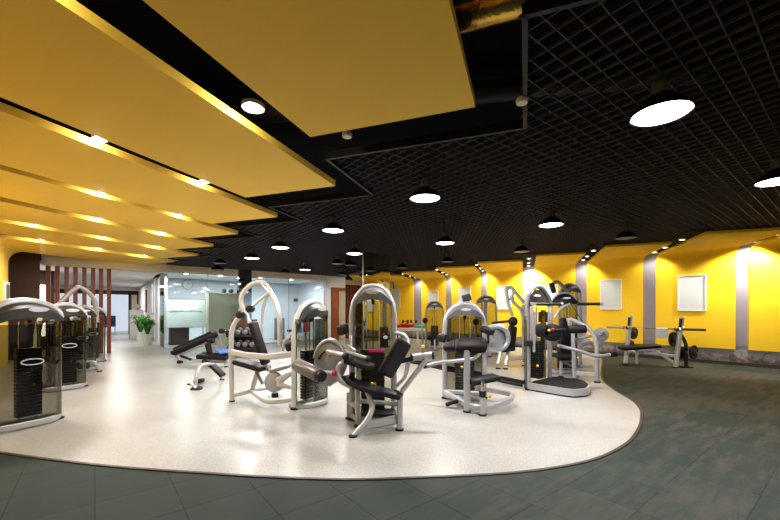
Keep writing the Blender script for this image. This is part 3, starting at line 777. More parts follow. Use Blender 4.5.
# ------------------------------------------------------------------ row of machines along the left wall
hoodL = [(-.31, .80), (-.305, 1.05), (-.25, 1.32), (-.13, 1.48), (.04, 1.53), (.18, 1.49), (.27, 1.41), (.295, 1.32)]
capL = [(-.26, 1.20), (-.12, 1.30), (.05, 1.335), (.18, 1.325), (.30, 1.29)]
rotL = math.atan2(.89, .45)
L1 = V((-4.49, 4.73, 0)); row = V((-1.42, 2.04, 0))
labs = ['grey hooded weight machine with smoked shroud nearest at the left edge', 'second hooded weight machine from the left edge', 'third weight machine in the left row with a tall bent tube frame', 'furthest weight machine in the left row beside the slats']
for k in range(4):
    loc = L1 + row * k if k < 3 else L1 + row * 2.75 + EP * .1
    t = thing('weight_machine', labs[k], 'exercise machine', loc, 0, 'weight machines along the left wall')
    T = TM(t, loc, rotL - (.10 * k)); wx = 1.30 if k == 0 else 1.12
    if k == 0: T = TM(t, V((-4.50, 4.57, 0)), rotL)
    arch_tower(t, T, .31, [(x * wx, z) for x, z in hoodL], [(x * wx, z) for x, z in capL], stack=.92, smoke='smoke2' if k < 2 else 'smoke', bow=.14, depth=.17, half=True, capmat='hooddark', frame_r=.048, sx=.08, sw=.24)
    # ring on the shroud
    mb = MB(T); mb.tube([V((.04 + math.cos(a) * .105, -.20, .80 + math.sin(a) * .035)) for a in [2 * PI * j / 20 for j in range(20)]], .008, 6, closed=True); mb.build('handle_ring', 'badge', t)
    # seat side, behind the shroud
    MB(T).slab((-.15, .75, .48), (-.15, 1.15, .50), (1, 0, 0), .36, .08, .03).build('seat', 'vinyl', t)
    MB(T).slab((-.15, 1.18, .55), (-.15, 1.32, 1.15), (1, 0, 0), .34, .08, .03).build('backrest', 'vinyl', t)
    MB(T).sqtube([V((-.15, .1, .06)), V((-.15, 1.3, .06))], .06, .06).build('floor_beam', 'silver', t)
    MB(T).sqtube([V((-.15, .95, .06)), V((-.15, .95, .46))], .06, .06).build('seat_post', 'silver', t)
    MB(T).tube([V((-.3, .12, 1.25)), V((-.26, .32, 1.0)), V((-.22, .34, .86)), V((-.34, .36, .72))], .022, 8, rad=.08).build('lever_arm', 'silver', t)
    MB(T).cyl((-.27, .29, 1.06), (-.22, .33, .90), .034, n=10).build('grip', 'black', t)
    MB(T).cyl((-.15, 1.25, .006), (-.15, 1.25, .03), .05, n=12).build('rubber_foot', 'rubber', t)
    if k == 2:
        MB(T).tube([V((-.50, -.05, 1.1)), V((-.40, -.08, 1.5)), V((-.08, -.1, 1.93)), V((.08, -.06, 1.95)), V((.30, -.02, 1.7)), V((.36, 0, 1.15))], .05, 10, smooth=5).build('arch_tube', 'silver', t)
        MB(T).sqtube([V((-.1, -.1, .25)), V((.2, -.45, .25)), V((.3, -.45, .03))], .06, .06, .05).build('front_leg', 'silver', t)
        MB(T).cyl((-.05, -.30, .16), (.12, -.40, .16), .07, n=14, bev=.01).build('roller', 'black', t)
        MB(T).cyl((.3, -.45, .006), (.3, -.45, .03), .05, n=12).build('rubber_foot', 'rubber', t)
# picture on the left wall
q = 14.3; Y = 9.4
t = thing('picture', 'tall white framed picture on the yellow wall at the left edge', 'picture', WF(PL + .01, 14.05, 1.4)); T = LT(t)
MB(T).wbox(PL - .0, PL + .04, 13.75, 14.35, 1.42, 2.2).build('frame', 'white', t)
MB(T).wbox(PL + .03, PL + .045, 13.83, 14.27, 1.5, 2.12).build('sheet', 'greyfab', t)

# ------------------------------------------------------------------ arched press machine with its own tower
base = FL(270, 405)
t = thing('chest_press_machine', 'silver arched press machine with black seat left of the centre', 'exercise machine', base)
T = LT(t); Y = 5.8
tl = FL(294, 410); tr = FL(324, 401); c = (tl + tr) / 2
rot = math.atan2(tr.y - tl.y, tr.x - tl.x); hw = (tr - tl).length / 2
k = hw / .33
archM = [(-hw, .80), (-hw * .97, 1.10), (-hw * .8, 1.34), (-hw * .4, 1.49), (hw * .2, 1.55), (hw * .7, 1.53), (hw * .97, 1.42), (hw * 1.0, 1.25)]
capM = [(-hw * .6, 1.25), (-hw * .1, 1.32), (hw * .3, 1.345), (hw * .7, 1.34), (hw * .98, 1.31)]
arch_tower(t, TM(t, c, rot), hw, archM, capM, stack=.80, smoke='smoke', bow=.14, depth=.15, frame_r=.042, half=True, fm='whitesilver', capmat='hooddark')
r = .037
MB(T).tube([P(232, 401, 5.83), P(231, 352, 5.83), P(231.5, 330, 5.83), P(236, 320, 5.83), P(246, 312.5, 5.8)], r, 12, rad=.12).build('front_post', 'whitesilver', t)
MB(T).sqtube([P(231, 352, 5.83), P(245, 355, 5.62), P(270, 357, 5.42), P(293, 354, 5.45)], .05, .085, .1).build('side_beam', 'whitesilver', t)
MB(T).sqtube([P(233, 395, 5.83), P(250, 391, 6.0)], .06, .07).build('lower_rail', 'whitesilver', t)
MB(T).sqtube([P(250, 390, 6.0), P(262, 399, 5.6), P(270, 402, 5.45), P(294, 399, 5.5)], .06, .075, .12).build('lower_beam', 'whitesilver', t)
MB(T).sqtube([P(250, 390, 6.0), P(269, 388, 6.3), P(292, 386, 6.2)], .06, .06, .1).build('rear_rail', 'whitesilver', t)
MB(T).tube([P(244.5, 313, 5.9), P(241, 302, 5.9), P(243, 293, 5.9), P(250, 285.5, 5.9), P(257, 282.5, 5.9), P(264, 282.5, 5.85)], .036, 10, smooth=6).build('left_arch', 'whitesilver', t)
MB(T).tube([P(257, 282, 5.9), P(265, 284, 5.85), P(271.5, 294, 5.75), P(277, 305, 5.65), P(279.5, 318, 5.6), P(279.8, 346, 5.6)], .036, 10, smooth=6).build('right_arch', 'whitesilver', t)
MB(T).tube([P(269, 294, 6.2), P(264, 305, 6.25), P(262.5, 318, 6.3), P(262, 345, 6.3)], .03, 10, smooth=6).build('rear_arch', 'whitesilver', t)
MB(T).tube([P(250, 309, 5.78), P(258, 301, 5.75), P(270, 292, 5.75)], .026, 8).build('press_lever', 'whitesilver', t)
MB(T).tube([P(262, 284, 5.8), P(270, 293, 5.75)], .02, 8).build('link_bar', 'chrome', t)
MB(T).sqtube([P(246, 314, 5.85), P(253, 330, 5.8), P(269, 371, 5.75)], .06, .05).build('back_post', 'whitesilver', t)
for a in ((240.5, 315), (250, 309)):
    p = P(*a, 5.74); MB(T).cyl(p + V((-.01, -.05, 0)), p + V((.01, .06, 0)), .055, n=16, bev=.012).build('pivot', 'black', t)
MB(T).slab(P(252.5, 322, 5.72), P(266, 364, 5.72), (.35, 1, 0), .17, .085, .03).build('backrest', 'vinyl', t)
mb = MB(T)
for f in (.2, .42, .64, .86): mb.ball(P(252.5 + 13.5 * f - 2.2, 322 + 42 * f, 5.66), .016)
mb.build('bolts', 'badge', t)
MB(T).slab(P(238, 361, 5.85), P(266, 369, 5.75), (.1, 1, 0), .34, .075, .03).build('seat', 'vinyl', t)
MB(T).sqtube([P(258, 370, 5.8), P(252, 391, 5.95)], .07, .06).build('seat_post', 'whitesilver', t)
MB(T).sqtube([P(256, 372, 5.8), P(263, 384, 5.75)], .05, .05).build('seat_brace', 'disc', t)
ax = V((-.25, -1, 0)).normalized(); pc = P(274.5, 382, 5.6)
MB(T).cyl(pc + ax * .05, pc - ax * .04, .15, n=28, bev=.02).build('cam_disc', 'disc', t)
MB(T).slab(P(277, 382, 5.5), P(293, 372, 5.5), ZV, .12, .06, .03, taper=.6).build('cam_arm', 'whitesilver', t)
MB(T).slab(P(277, 383, 5.5), P(293, 388, 5.5), ZV, .10, .05, .03, taper=.6).build('cam_brace', 'whitesilver', t)
MB(T).slab(P(271, 371, 5.65), P(290, 366, 5.6), ZV.cross(V((1, 0, 0))), .16, .05, .02).build('cam_cover', 'disc', t)
MB(T).tube([P(282, 351, 5.6), P(284, 342, 5.6), P(292, 334, 5.6)], .022, 8, rad=.06).build('handle', 'whitesilver', t)
MB(T).slab(P(286, 348, 5.55), P(294, 345, 5.55), ZV, .13, .12, .03).build('arm_pad', 'black', t)
foot(t, T, P(232, 402, 5.83)); foot(t, T, P(294, 410, 5.41), .05)
MB(T).cyl(P(275, 393, 5.6), P(275, 397, 5.6), .05, n=14).build('bumper', 'black', t)

# ------------------------------------------------------------------ leg curl machine, front centre
t = thing('leg_curl_machine', 'large silver leg curl machine with tilted black backrest, front centre', 'exercise machine', FL(375, 425))
T = LT(t); TY = 4.85; hw = .272
tc = V(((373 - CX) / F * TY, TY, 0))
archF = [(-hw, 1.065), (-hw, 1.345), (-hw * .86, 1.545), (-hw * .45, 1.695), (0, 1.730), (hw * .45, 1.695), (hw * .86, 1.545), (hw, 1.345), (hw, 1.065)]
capF = [(-hw * .9, 1.495), (-hw * .4, 1.550), (0, 1.565), (hw * .4, 1.550), (hw * .9, 1.495)]
TT = TM(t, tc, 0)
arch_tower(t, TT, hw, archF, capF, stack=.88, shroud='back', smoke='smoke', depth=.13, bow=.10, frame_r=.038)
MB(TT).box((hw * .55, -.10, 1.08), (.10, .02, .26), 0, .006).build('instruction_plate', 'black', t)
mb = MB(TT); mb.ball((hw * .55 - .01, -.115, 1.12), .013, 1, .2, 1); mb.build('plate_emblem', 'red', t); MB(TT).ball((hw * .55 + .012, -.115, 1.08), .03, 1, .2, .8).build('plate_print', 'board', t)
for s in (-1, 1): MB(TT).slab((s * hw * .62 - .045, -.07, .95), (s * hw * .62 + .045, -.07, .95), ZV, 1.1, .008, 0).build('side_panel', 'smoke2', t) if s < 0 else None
MB(TT).slab((.14, -.06, .902), (-.06, -.06, .902), (0, 0, 1), .045, .03, .012).build('top_plate', 'magenta', t)
Yb = 4.4
# front leg and floor frame
MB(T).tube([P(353, 436, 4.2), P(367, 420, 4.3), P(372, 408, 4.38), P(370, 399, 4.4), P(366, 388, 4.45)], .034, 12, smooth=6).build('front_leg', 'silver', t)
MB(T).sqtube([P(399.5, 429, 4.42), P(400, 392, 4.42)], .07, .07).build('rear_leg', 'silver', t)
MB(T).sqtube([P(366, 425, 4.34), P(398, 419, 4.45)], .05, .10).build('floor_beam', 'silver', t)
MB(T).sqtube([P(349, 417, 4.9), P(349, 392, 4.9)], .06, .06).build('left_post', 'silver', t)
MB(T).sqtube([P(358, 426, 4.58), P(358, 385, 4.58)], .06, .06).build('middle_post', 'silver', t)
MB(T).sqtube([P(349, 402, 4.9), P(358, 407, 4.58)], .05, .06).build('side_rail', 'silver', t)
MB(T).sqtube([P(360, 401, 4.62), P(398, 404, 4.5)], .05, .05).build('cross_rail', 'silver', t)
MB(T).slab(P(362, 412, 4.75), P(396, 413, 4.75), (0, 1, 0), .25, .05, .01).build('stack_tray', 'steel', t)
for p in ((353, 437.5, 4.18), (399.5, 431, 4.42), (349, 419, 4.9), (358, 428, 4.56)): foot(t, T, P(*p), .05)
# seat in two pads and backrest
wd = V((.45, 1, 0)).normalized()
MB(T).slab(P(343, 377, 4.62), P(364, 387.5, 4.48), wd, .22, .06, .028).build('seat_front', 'vinyl', t)
MB(T).slab(P(361, 386.5, 4.48), P(402, 396, 4.36), wd, .24, .058, .022).build('seat', 'vinyl', t)
bdir = (P(407, 341, 4.55) - P(383, 375, 4.4)).normalized()
MB(T).slab(P(384.5, 375.5, 4.38), P(405, 340.5, 4.42), V((1, 1.0, 0)), .27, .085, .04).build('backrest', 'vinyl', t)
MB(T).slab(P(399, 362, 4.52), P(414, 358, 4.5), ZV, .05, .05, .01).build('backrest_bar', 'steel', t)
MB(T).cyl(P(412, 357.5, 4.5), P(432, 355.2, 4.5), .045, n=16).build('adjuster_sleeve', 'silver', t)
for a in ((410.5, 357.7), (431.5, 355.3)): MB(T).cyl(P(a[0], a[1], 4.5), P(a[0] + 2.5, a[1] - .2, 4.5), .052, n=16, bev=.008).build('sleeve_cap', 'black', t)
MB(T).cyl(P(422.7, 352, 4.5), P(422.7, 347, 4.5), .008, n=8).build('pin_stem', 'chrome', t); knob(t, T, P(422.8, 346.5, 4.5), r=.024)
MB(T).tube([P(427.5, 358, 4.48), P(419, 369, 4.45), P(402, 391, 4.42), P(399, 397, 4.42)], .031, 10, rad=.06).build('diagonal_tube', 'silver', t)
MB(T).tube([P(396, 333, 4.75), P(402, 334, 4.7), P(406.5, 338, 4.65), P(408, 345, 4.62)], .026, 10, smooth=4).build('grab_handle', 'silver', t)
MB(T).tube([P(408, 362, 4.6), P(405, 376, 4.55), P(396, 386, 4.55)], .026, 10, smooth=4).build('lower_handle', 'silver', t)
# left side : cam cover, lever with roller
pc = P(331, 361, 4.75); ax = V((-.12, -1, 0)).normalized(); sd = V((1, -.12, 0))
mb = MB(T); R = []
for d in (.04, .055, -.03, -.05):
    s = .93 if d in (.055, -.05) else 1
    R.append([pc + ax * d + sd * (math.cos(2 * PI * j / 28) * .205 * s) + ZV * (math.sin(2 * PI * j / 28) * .285 * s + (-.03 if math.cos(2 * PI * j / 28) < 0 else 0)) for j in range(28)])
R = [R[1], R[0], R[2], R[3]]
mb.rings(R).build('cam_cover', 'disc', t)
mb = MB(T); mb.tube([pc + ax * .06 + sd * (math.cos(a) * .195) + ZV * (math.sin(a) * .27) for a in [PI * (.1 + .85 * j / 16) for j in range(17)]], .022, 8); mb.build('cam_rim', 'silver', t)
mb = MB(T)
for j in range(5): a = PI * (.60 + .06 * j); q_ = pc + ax * .062; mb.ball(q_ + sd * math.cos(a) * .15 + ZV * (math.sin(a) * .19 - .05), .016)
mb.build('adjuster_holes', 'black', t)
knob(t, T, P(329, 356, 4.64), r=.03)
MB(T).tube([P(318, 373, 4.6), P(334, 373.5, 4.5)], .036, 12).build('roller_arm', 'disc', t)
MB(T).cyl(P(333, 373.3, 4.5), P(336, 373.5, 4.48), .035, n=14, bev=.01).build('arm_cap', 'red', t)
MB(T).cyl(P(296.5, 364.5, 4.75), P(319.5, 375.5, 4.45), .085, n=22, bev=.025).build('ankle_roller', 'roller', t)
ar_ = t.children[-1]
MB(T).cyl(P(319, 375.2, 4.46), P(322.5, 376.8, 4.41), .068, n=18, bev=.012).build('roller_cap', 'black', ar_)
# thigh pad and its lever
MB(T).tube([P(327, 351.5, 4.62), P(345, 356, 4.5)], .034, 12).build('lever_tube', 'silver', t)
MB(T).cyl(P(344, 355.7, 4.51), P(347.2, 356.4, 4.48), .042, n=14, bev=.008).build('lever_cap', 'black', t)
MB(T).tube([P(346, 352, 4.6), P(369, 359, 4.48)], .026, 10).build('pad_bar', 'silver', t)
MB(T).cyl(P(367, 358.5, 4.49), P(370.5, 359.5, 4.47), .034, n=12).build('pad_bar_cap', 'black', t)
MB(T).slab(P(347, 360, 4.6), P(372, 367.5, 4.45), V((.3, 1, 0)), .20, .075, .03).build('thigh_pad', 'vinyl', t)
MB(T).tube([P(350.5, 336, 4.66), P(350.5, 352, 4.6)], .02, 10).build('slider_post', 'silver', t)
MB(T).slab(P(347, 346, 4.62), P(355, 352, 4.58), ZV, .06, .05, .015).build('slider_clamp', 'silver', t)
MB(T).tube([P(347, 361, 4.55), P(340, 365, 4.53), P(337.5, 373, 4.52), P(341, 381, 4.5), P(350, 386, 4.5)], .032, 10, smooth=5).build('curved_tube', 'silver', t)
MB(T).slab(P(353, 372, 4.6), P(351, 379, 4.6), (1, 0, 0), .06, .05, .012).build('latch', 'black', t)
knob(t, T, P(372, 383.5, 4.55), r=.026)
MB(T).slab(P(338, 331, 4.95), P(349.5, 328, 4.9), ZV, .14, .12, .03).build('side_pad', 'black', t)

# ------------------------------------------------------------------ arm curl machine
t = thing('arm_curl_machine', 'silver arm curl machine with broad brown pad, right of centre', 'exercise machine', FL(470, 405))
T = LT(t); TY = 6.05; hw = .322
tc = V(((464.6 - CX) / F * TY, TY, 0)); TT = TM(t, tc, 0)
archC = [(-hw, .8), (-hw, 1.12), (-hw * .88, 1.33), (-hw * .5, 1.48), (0, 1.53), (hw * .5, 1.48), (hw * .88, 1.33), (hw, 1.12), (hw, .8)]
capC = [(-hw * .92, 1.28), (-hw * .45, 1.335), (0, 1.345), (hw * .45, 1.335), (hw * .92, 1.28)]
arch_tower(t, TT, hw, archC, capC, stack=.80, shroud='back', smoke='smoke2', depth=.13, bow=.12, frame_r=.04)
mb = MB(T)
MB(T).sqtube([P(467, 411, 5.22), P(467, 350, 5.22)], .085, .085).build('pad_post', 'silver', t)
MB(T).sqtube([P(482.5, 415, 5.05), P(482.5, 396, 5.05)], .075, .075).build('seat_post', 'silver', t)
MB(T).cyl(P(482.5, 397, 5.05), P(482.5, 391, 5.05), .045, n=14).build('post_collar', 'black', t)
MB(T).cyl(P(482.5, 391, 5.05), P(482.5, 381, 5.05), .025, n=12).build('seat_stem', 'chrome', t)
MB(T).sqtube([P(445.5, 392, 5.95), P(466, 404, 5.25), P(482, 409, 5.08), P(511, 400, 5.32), P(513, 394, 5.7), P(487, 389, 6.0)], .06, .085, .14).build('floor_frame', 'silver', t)
MB(T).sqtube([P(447, 391.5, 6.0), P(484, 394, 5.7)], .06, .07).build('cross_rail', 'silver', t)
foot(t, T, P(467, 412.8, 5.22), .055); foot(t, T, P(482.5, 417, 5.05), .055)
MB(T).slab(P(455, 346, 5.35), P(487, 345, 5.2), V((0, .75, .65)), .25, .16, .07).build('arm_pad', 'brownpad', t)
MB(T).slab(P(457, 344.5, 5.4), P(443.5, 348, 5.5), V((0, .8, .6)), .20, .11, .04, taper=.55).build('elbow_pad', 'vinyl', t)
MB(T).slab(P(470, 382, 5.2), P(497.5, 376.5, 5.25), (0, 1, 0), .30, .075, .03).build('seat', 'vinyl', t)
MB(T).tube([P(424, 366.5, 5.5), P(440, 362.5, 5.35), P(455, 361, 5.25), P(473, 358.5, 5.2), P(481, 351, 5.2), P(482, 344, 5.3)], .027, 10, smooth=6).build('curl_lever', 'silver', t)
MB(T).cyl(P(424, 366.5, 5.5), P(432, 364.6, 5.44), .034, n=12).build('lever_grip', 'black', t)
pcm = P(499, 337.5, 5.9)
MB(T).slab(pcm + V((-.14, 0, 0)), pcm + V((.14, .1, 0)), ZV, .40, .12, .055, 4).build('cam_housing', 'disc', t)
mb = MB(T); mb.tube([P(488, 328, 5.82), P(498, 326.5, 5.85), P(506, 331, 5.88), P(508, 340, 5.9), P(503, 348, 5.88), P(488, 350, 5.85)], .04, 10, smooth=4); mb.build('cam_rim', 'silver', t)
MB(T).slab(P(482, 328, 5.7), P(493, 333, 5.6), (0, 1, .2), .18, .10, .03).build('upper_pad', 'vinyl', t)
MB(T).tube([P(446.5, 404.5, 5.5), P(452, 402.5, 5.45), P(458, 401, 5.45)], .03, 10).build('foot_pedal', 'black', t)
knob(t, T, P(490, 396.5, 5.3), r=.032); knob(t, T, P(462, 367, 5.7), r=.028)
MB(T).cyl(P(490, 393.5, 5.3), P(490, 390, 5.3), .01, n=8).build('pin_stem', 'chrome', t)
MB(T).slab(P(438, 337, 6.0), P(446, 339, 5.95), ZV, .13, .12, .03).build('side_pad', 'black', t)
o = thing('tablet_screen', 'black tilted screen on the curl machine tower', 'screen', P(468, 304.5, 6.1)); 
MB().slab((-.085, 0, .02), (.055, 0, .055), (0, .2, 1), .11, .02, .008).build('screen', 'black', o); MB().slab((-.06, .012, .01), (.03, .012, .01), ZV, .06, .02, .004).build('bracket', 'black', o)
o.location = P(467.5, 300, 6.05)

# ------------------------------------------------------------------ standing tower machine with step platform and lat bar
t = thing('multi_hip_machine', 'standing tower machine with a low black step platform', 'exercise machine', FL(550, 388))
T = LT(t)
yl, yr = 6.72, 7.15
MB(T).tube([P(528, 388, yl), P(527.7, 330, yl), P(527.5, 300, yl), P(530, 291, yl), P(535, 286.5, yl + .1), P(541, 287.5, yl + .2), P(547, 295, yr - .1), P(550, 304, yr), P(550, 320, yr), P(549.5, 380, yr)], .045, 12, smooth=5).build('tower_frame', 'silver', t)
MB(T).rings([[P(529, 307, yl - d), P(530, 296, yl - d), P(535, 289, yl + .1 - d), P(541, 290, yl + .2 - d), P(547, 299, yr - .1 - d), P(549, 307, yr - d), P(542, 304, yl + .25 - d), P(535, 304, yl + .1 - d)] for d in (.10, -.10)]).build('hood', 'hooddark', t)
mb = MB(T); mb.ball(P(537.5, 296, 6.70), .07, 1, .3, .3); mb.build('badge', 'badge', t)
def plat(y0, y1, sc_):
    P0 = [FL(526.5, 390.5), FL(560, 396.5), FL(574, 398.5), FL(588, 397), FL(591, 393), FL(586, 389), FL(577, 386.5), FL(551, 383.5)]
    c = sum(P0, V()) / len(P0); pp = [c + (p - c) * sc_ for p in P0]; pp = fillet(pp, .06, 3, True)
    return [[p + ZV * z for p in pp] for z in (y0, y1)]
MB(T).rings(plat(.03, .14, 1)).build('platform', 'silver', t)
MB(T).rings(plat(.14, .155, .88)).build('step_mat', 'rubber', t)
MB(T).rings(plat(.006, .03, .97)).build('platform_foot', 'black', t)
mb = MB(T); zz = .2; sx = P(536.5, 360, 6.95)
while zz < .85: mb.box((sx.x, sx.y, zz), (.15, .2, .038), .6, .004, 1); zz += .043
mb.build('weight_stack', 'steel', t)
MB(T).slab(V((sx.x, sx.y, .85)), V((sx.x, sx.y, 1.5)), (1, 0, 0), .02, .02, 0).build('guide_rod', 'chrome', t)
MB(T).slab(P(525.3, 388, 6.85), P(525.3, 316, 6.85), (.3, 1, 0), .35, .035, .01).build('side_shroud', 'smoke2', t)
MB(T).slab(P(543.5, 378, 7.1), P(543.5, 310, 7.1), (1, .6, 0), .16, .01, 0).build('shroud', 'smoke', t)
MB(T).slab(P(526, 343, 6.65), P(532, 343, 6.65), ZV, .10, .12, .015).build('collar', 'black', t)
MB(T).sqtube([P(534, 312, 6.6), P(534, 352, 6.6)], .045, .04).build('slide_rail', 'silver', t)
pc = P(547, 332, 6.85)
for dx, dz, rr in ((-.10, .03, .13), (.09, -.01, .16)): MB(T).cyl(pc + V((dx, -.06, dz)), pc + V((dx, .05, dz)), rr, n=20, bev=.015).build('cam_wheel', 'black', t)
knob(t, T, P(549, 330.5, 6.74), r=.035); MB(T).ball(P(553, 329.5, 6.72), .03).build('stop_knob', 'red', t); knob(t, T, P(537.5, 366, 6.78), r=.03)
MB(T).tube([P(553, 330, 6.75), P(566, 329.5, 6.72)], .022, 10).build('hip_arm', 'black', t)
MB(T).cyl(P(568.5, 329.5, 6.72), P(586, 329, 6.68), .075, n=18, bev=.025).build('roller_pad', 'vinyl', t)
MB(T).sqtube([P(531, 304, 6.65), P(537, 304, 6.55)], .04, .05).build('bar_bracket', 'silver', t)
MB(T).tube([P(536, 304.2, 6.55), P(561, 304.2, 6.5)], .026, 12).build('hand_bar', 'black', t)
MB(T).ball(P(562, 304, 6.5), .03).build('bar_end', 'badge', t)
foot(t, T, P(528, 390, 6.7), .05)
for a, b in (((540, 322), (540, 312)), ((546, 322), (546, 312))): MB(T).tube([P(*a, 6.95), P(*b, 6.95)], .03, 8).build('cable_end', 'black', t)

# machine behind with black hood, silver side frame, roller and plate
t = thing('leg_press_machine', 'black hooded machine with bent silver side frame near the floor edge', 'exercise machine', FL(585, 372))
T = LT(t); TY = 8.6; hw = .32
tc = V(((564 - CX) / F * TY, TY, 0)); TT = TM(t, tc, -.15)
archB = [(-hw, .9), (-hw, 1.42), (-hw * .85, 1.64), (-hw * .45, 1.79), (0, 1.83), (hw * .45, 1.79), (hw * .85, 1.64), (hw, 1.42), (hw, .9)]
capB = [(-hw * .97, 1.57), (-hw * .45, 1.59), (0, 1.595), (hw * .45, 1.59), (hw * .97, 1.57)]
arch_tower(t, TT, hw, archB, capB, stack=.85, shroud='back', smoke='smoke', depth=.2, bow=.12, capmat='black', frame_r=.03)
MB(T).tube([P(597, 381, 7.42), P(597, 345, 7.42), P(594, 334, 7.45), P(586, 326, 7.5), P(570, 319, 7.6)], .042, 12, rad=.25).build('side_frame', 'silver', t)
MB(T).sqtube([P(574.5, 378, 7.75), P(573, 335, 7.75), P(568, 318, 7.8)], .07, .07).build('rear_post', 'silver', t)
MB(T).sqtube([P(575, 373, 7.75), P(596, 375, 7.45)], .06, .09).build('floor_rail', 'silver', t)
MB(T).sqtube([P(561, 375, 8.0), P(561, 362, 8.0), P(573, 360, 8.0)], .06, .06, .05).build('front_leg', 'silver', t)
MB(T).sqtube([P(560, 361, 8.1), P(575, 367, 8.1), P(592, 366, 8.1)], .05, .05, .05).build('lower_frame', 'disc', t)
MB(T).tube([P(558, 345.5, 7.3), P(566, 347.5, 7.3), P(580, 351, 7.25), P(596, 356, 7.2), P(611, 354.5, 7.2)], .033, 10, smooth=5).build('lever_bar', 'silver', t)
MB(T).cyl(P(610, 354.5, 7.2), P(616.5, 354, 7.2), .05, n=14, bev=.012).build('lever_grip', 'black', t)
pc = P(601, 334.5, 7.8); ax = V((-.4, -1, .1)).normalized(); MB(T).cyl(pc + ax * .025, pc - ax * .025, .145, n=26, bev=.008).build('weight_plate', 'plate', t)
MB(T).cyl(P(595, 337, 7.9), P(604, 333, 7.7), .025, n=10).build('plate_pin', 'chrome', t)
MB(T).tube([P(572, 340, 7.9), P(585, 337, 7.9), P(597, 335, 7.9)], .028, 8).build('plate_arm', 'silver', t)
MB(T).slab(P(579, 345, 7.9), P(590, 341, 7.9), ZV, .12, .10, .03).build('pivot_block', 'disc', t)
MB(T).tube([P(554, 318, 8.0), P(560, 308, 8.0), P(570, 304, 8.0)], .03, 8, rad=.1).build('upper_tube', 'silver', t)
MB(T).tube([P(571, 304, 8.0), P(588, 330, 7.8)], .008, 6).build('cable', 'black', t)
MB(T).slab(P(563, 362, 8.2), P(566, 318, 8.2), (1, .3, 0), .25, .09, .03).build('backrest', 'vinyl', t)
MB(T).slab(P(553, 355, 8.0), P(571, 357, 8.0), (0, 1, 0), .4, .09, .03).build('seat', 'vinyl', t)
knob(t, T, P(578, 358, 7.6), r=.03)
for p in ((597, 383, 7.4), (574.5, 380, 7.72), (561, 377.5, 8.0)): foot(t, T, P(*p), .06)
o = thing('lat_bar', 'long black padded pull bar in front of the yellow wall', 'bar', P(586, 304, 7.6))
To = LT(o)
MB(To).tube([P(577, 304, 7.7), P(600, 304, 7.6)], .03, 12).build('bar_grip', 'black', o)
MB(To).ball(P(601.5, 304, 7.6), .036).build('bar_end', 'badge', o)
MB(To).tube([P(572, 304, 7.72), P(578, 304, 7.7)], .018, 8).build('bar_core', 'chrome', o)

# tower machine at the back with bent top arm
t = thing('weight_machine', 'tower machine at the back with a bent top arm beside the sky poster', 'exercise machine', V(((570 - CX) / F * 10.2, 10.2, 0)))
T = LT(t)
archD = [(-.28, .9), (-.28, 1.7), (-.24, 1.98), (-.1, 2.13), (.04, 2.15), (.16, 2.1), (.26, 1.95), (.28, 1.7), (.28, .9)]
capD = [(-.25, 1.93), (-.1, 1.96), (0, 1.965), (.1, 1.96), (.25, 1.93)]
arch_tower(t, TM(t, t.location, 0), .28, archD, capD, stack=.9, shroud='back', smoke='smoke', bow=.1)
MB(T).tube([P(569, 294, 10), P(560, 283, 9.9), P(556, 281.5, 9.85), P(552.5, 284, 9.8), P(553, 292, 9.8)], .045, 10, rad=.12).build('top_arm', 'silver', t)
MB(T).slab(P(551, 283, 9.78), P(554, 293, 9.78), (1, 0, 0), .10, .12, .02).build('arm_head', 'black', t)

# chest press at the back
t = thing('chest_press_machine', 'chest press with black back pad and forked silver arms by the wall', 'exercise machine', FL(510, 364))
T = LT(t); Y = 9.6
MB(T).tube([P(506, 289, Y), P(511, 287.5, Y), P(516, 293, Y), P(524, 303, Y)], .045, 10, smooth=4).build('upper_arm', 'silver', t)
MB(T).tube([P(506, 289, Y), P(507.5, 300, Y), P(509, 306, Y), P(512.5, 316, Y)], .04, 10, smooth=4).build('press_arm', 'silver', t)
MB(T).tube([P(513, 291, Y), P(512, 300, Y), P(520, 309, Y), P(523, 318, Y)], .04, 10, smooth=4).build('rear_arm', 'silver', t)
MB(T).tube([P(508, 300, Y), P(514, 298, Y)], .025, 8).build('arm_brace', 'silver', t)
MB(T).slab(P(513, 326, Y - .1), P(510.5, 349, Y - .25), (1, .6, 0), .26, .10, .04).build('backrest', 'vinyl', t)
MB(T).ball(P(513, 321.5, Y - .12), .11, 1.1, .7, 1.1).build('head_pad', 'vinyl', t)
MB(T).slab(P(500, 350.5, Y - .25), P(512, 348.5, Y - .2), (0, 1, 0), .4, .08, .03).build('seat', 'vinyl', t)
MB(T).tube([P(492, 323, Y - .1), P(511, 321, Y - .05)], .03, 10).build('handle', 'steel', t)
MB(T).sqtube([P(501, 352, Y - .3), P(498, 364, Y - .4)], .07, .07).build('front_leg', 'silver', t)
MB(T).sqtube([P(508, 352, Y - .3), P(506, 365, Y - .45)], .07, .07).build('front_leg', 'silver', t)
MB(T).sqtube([P(505, 359, Y - .2), P(524, 357.5, Y + .1)], .07, .09).build('floor_rail', 'cream', t)
MB(T).sqtube([P(524, 362, Y + .1), P(523, 305, Y + .1)], .08, .08).build('rear_post', 'silver', t)
for p in ((498, 366, 9.2), (505.5, 366.5, 9.15), (524, 364, 9.7)): foot(t, T, P(*p), .06)

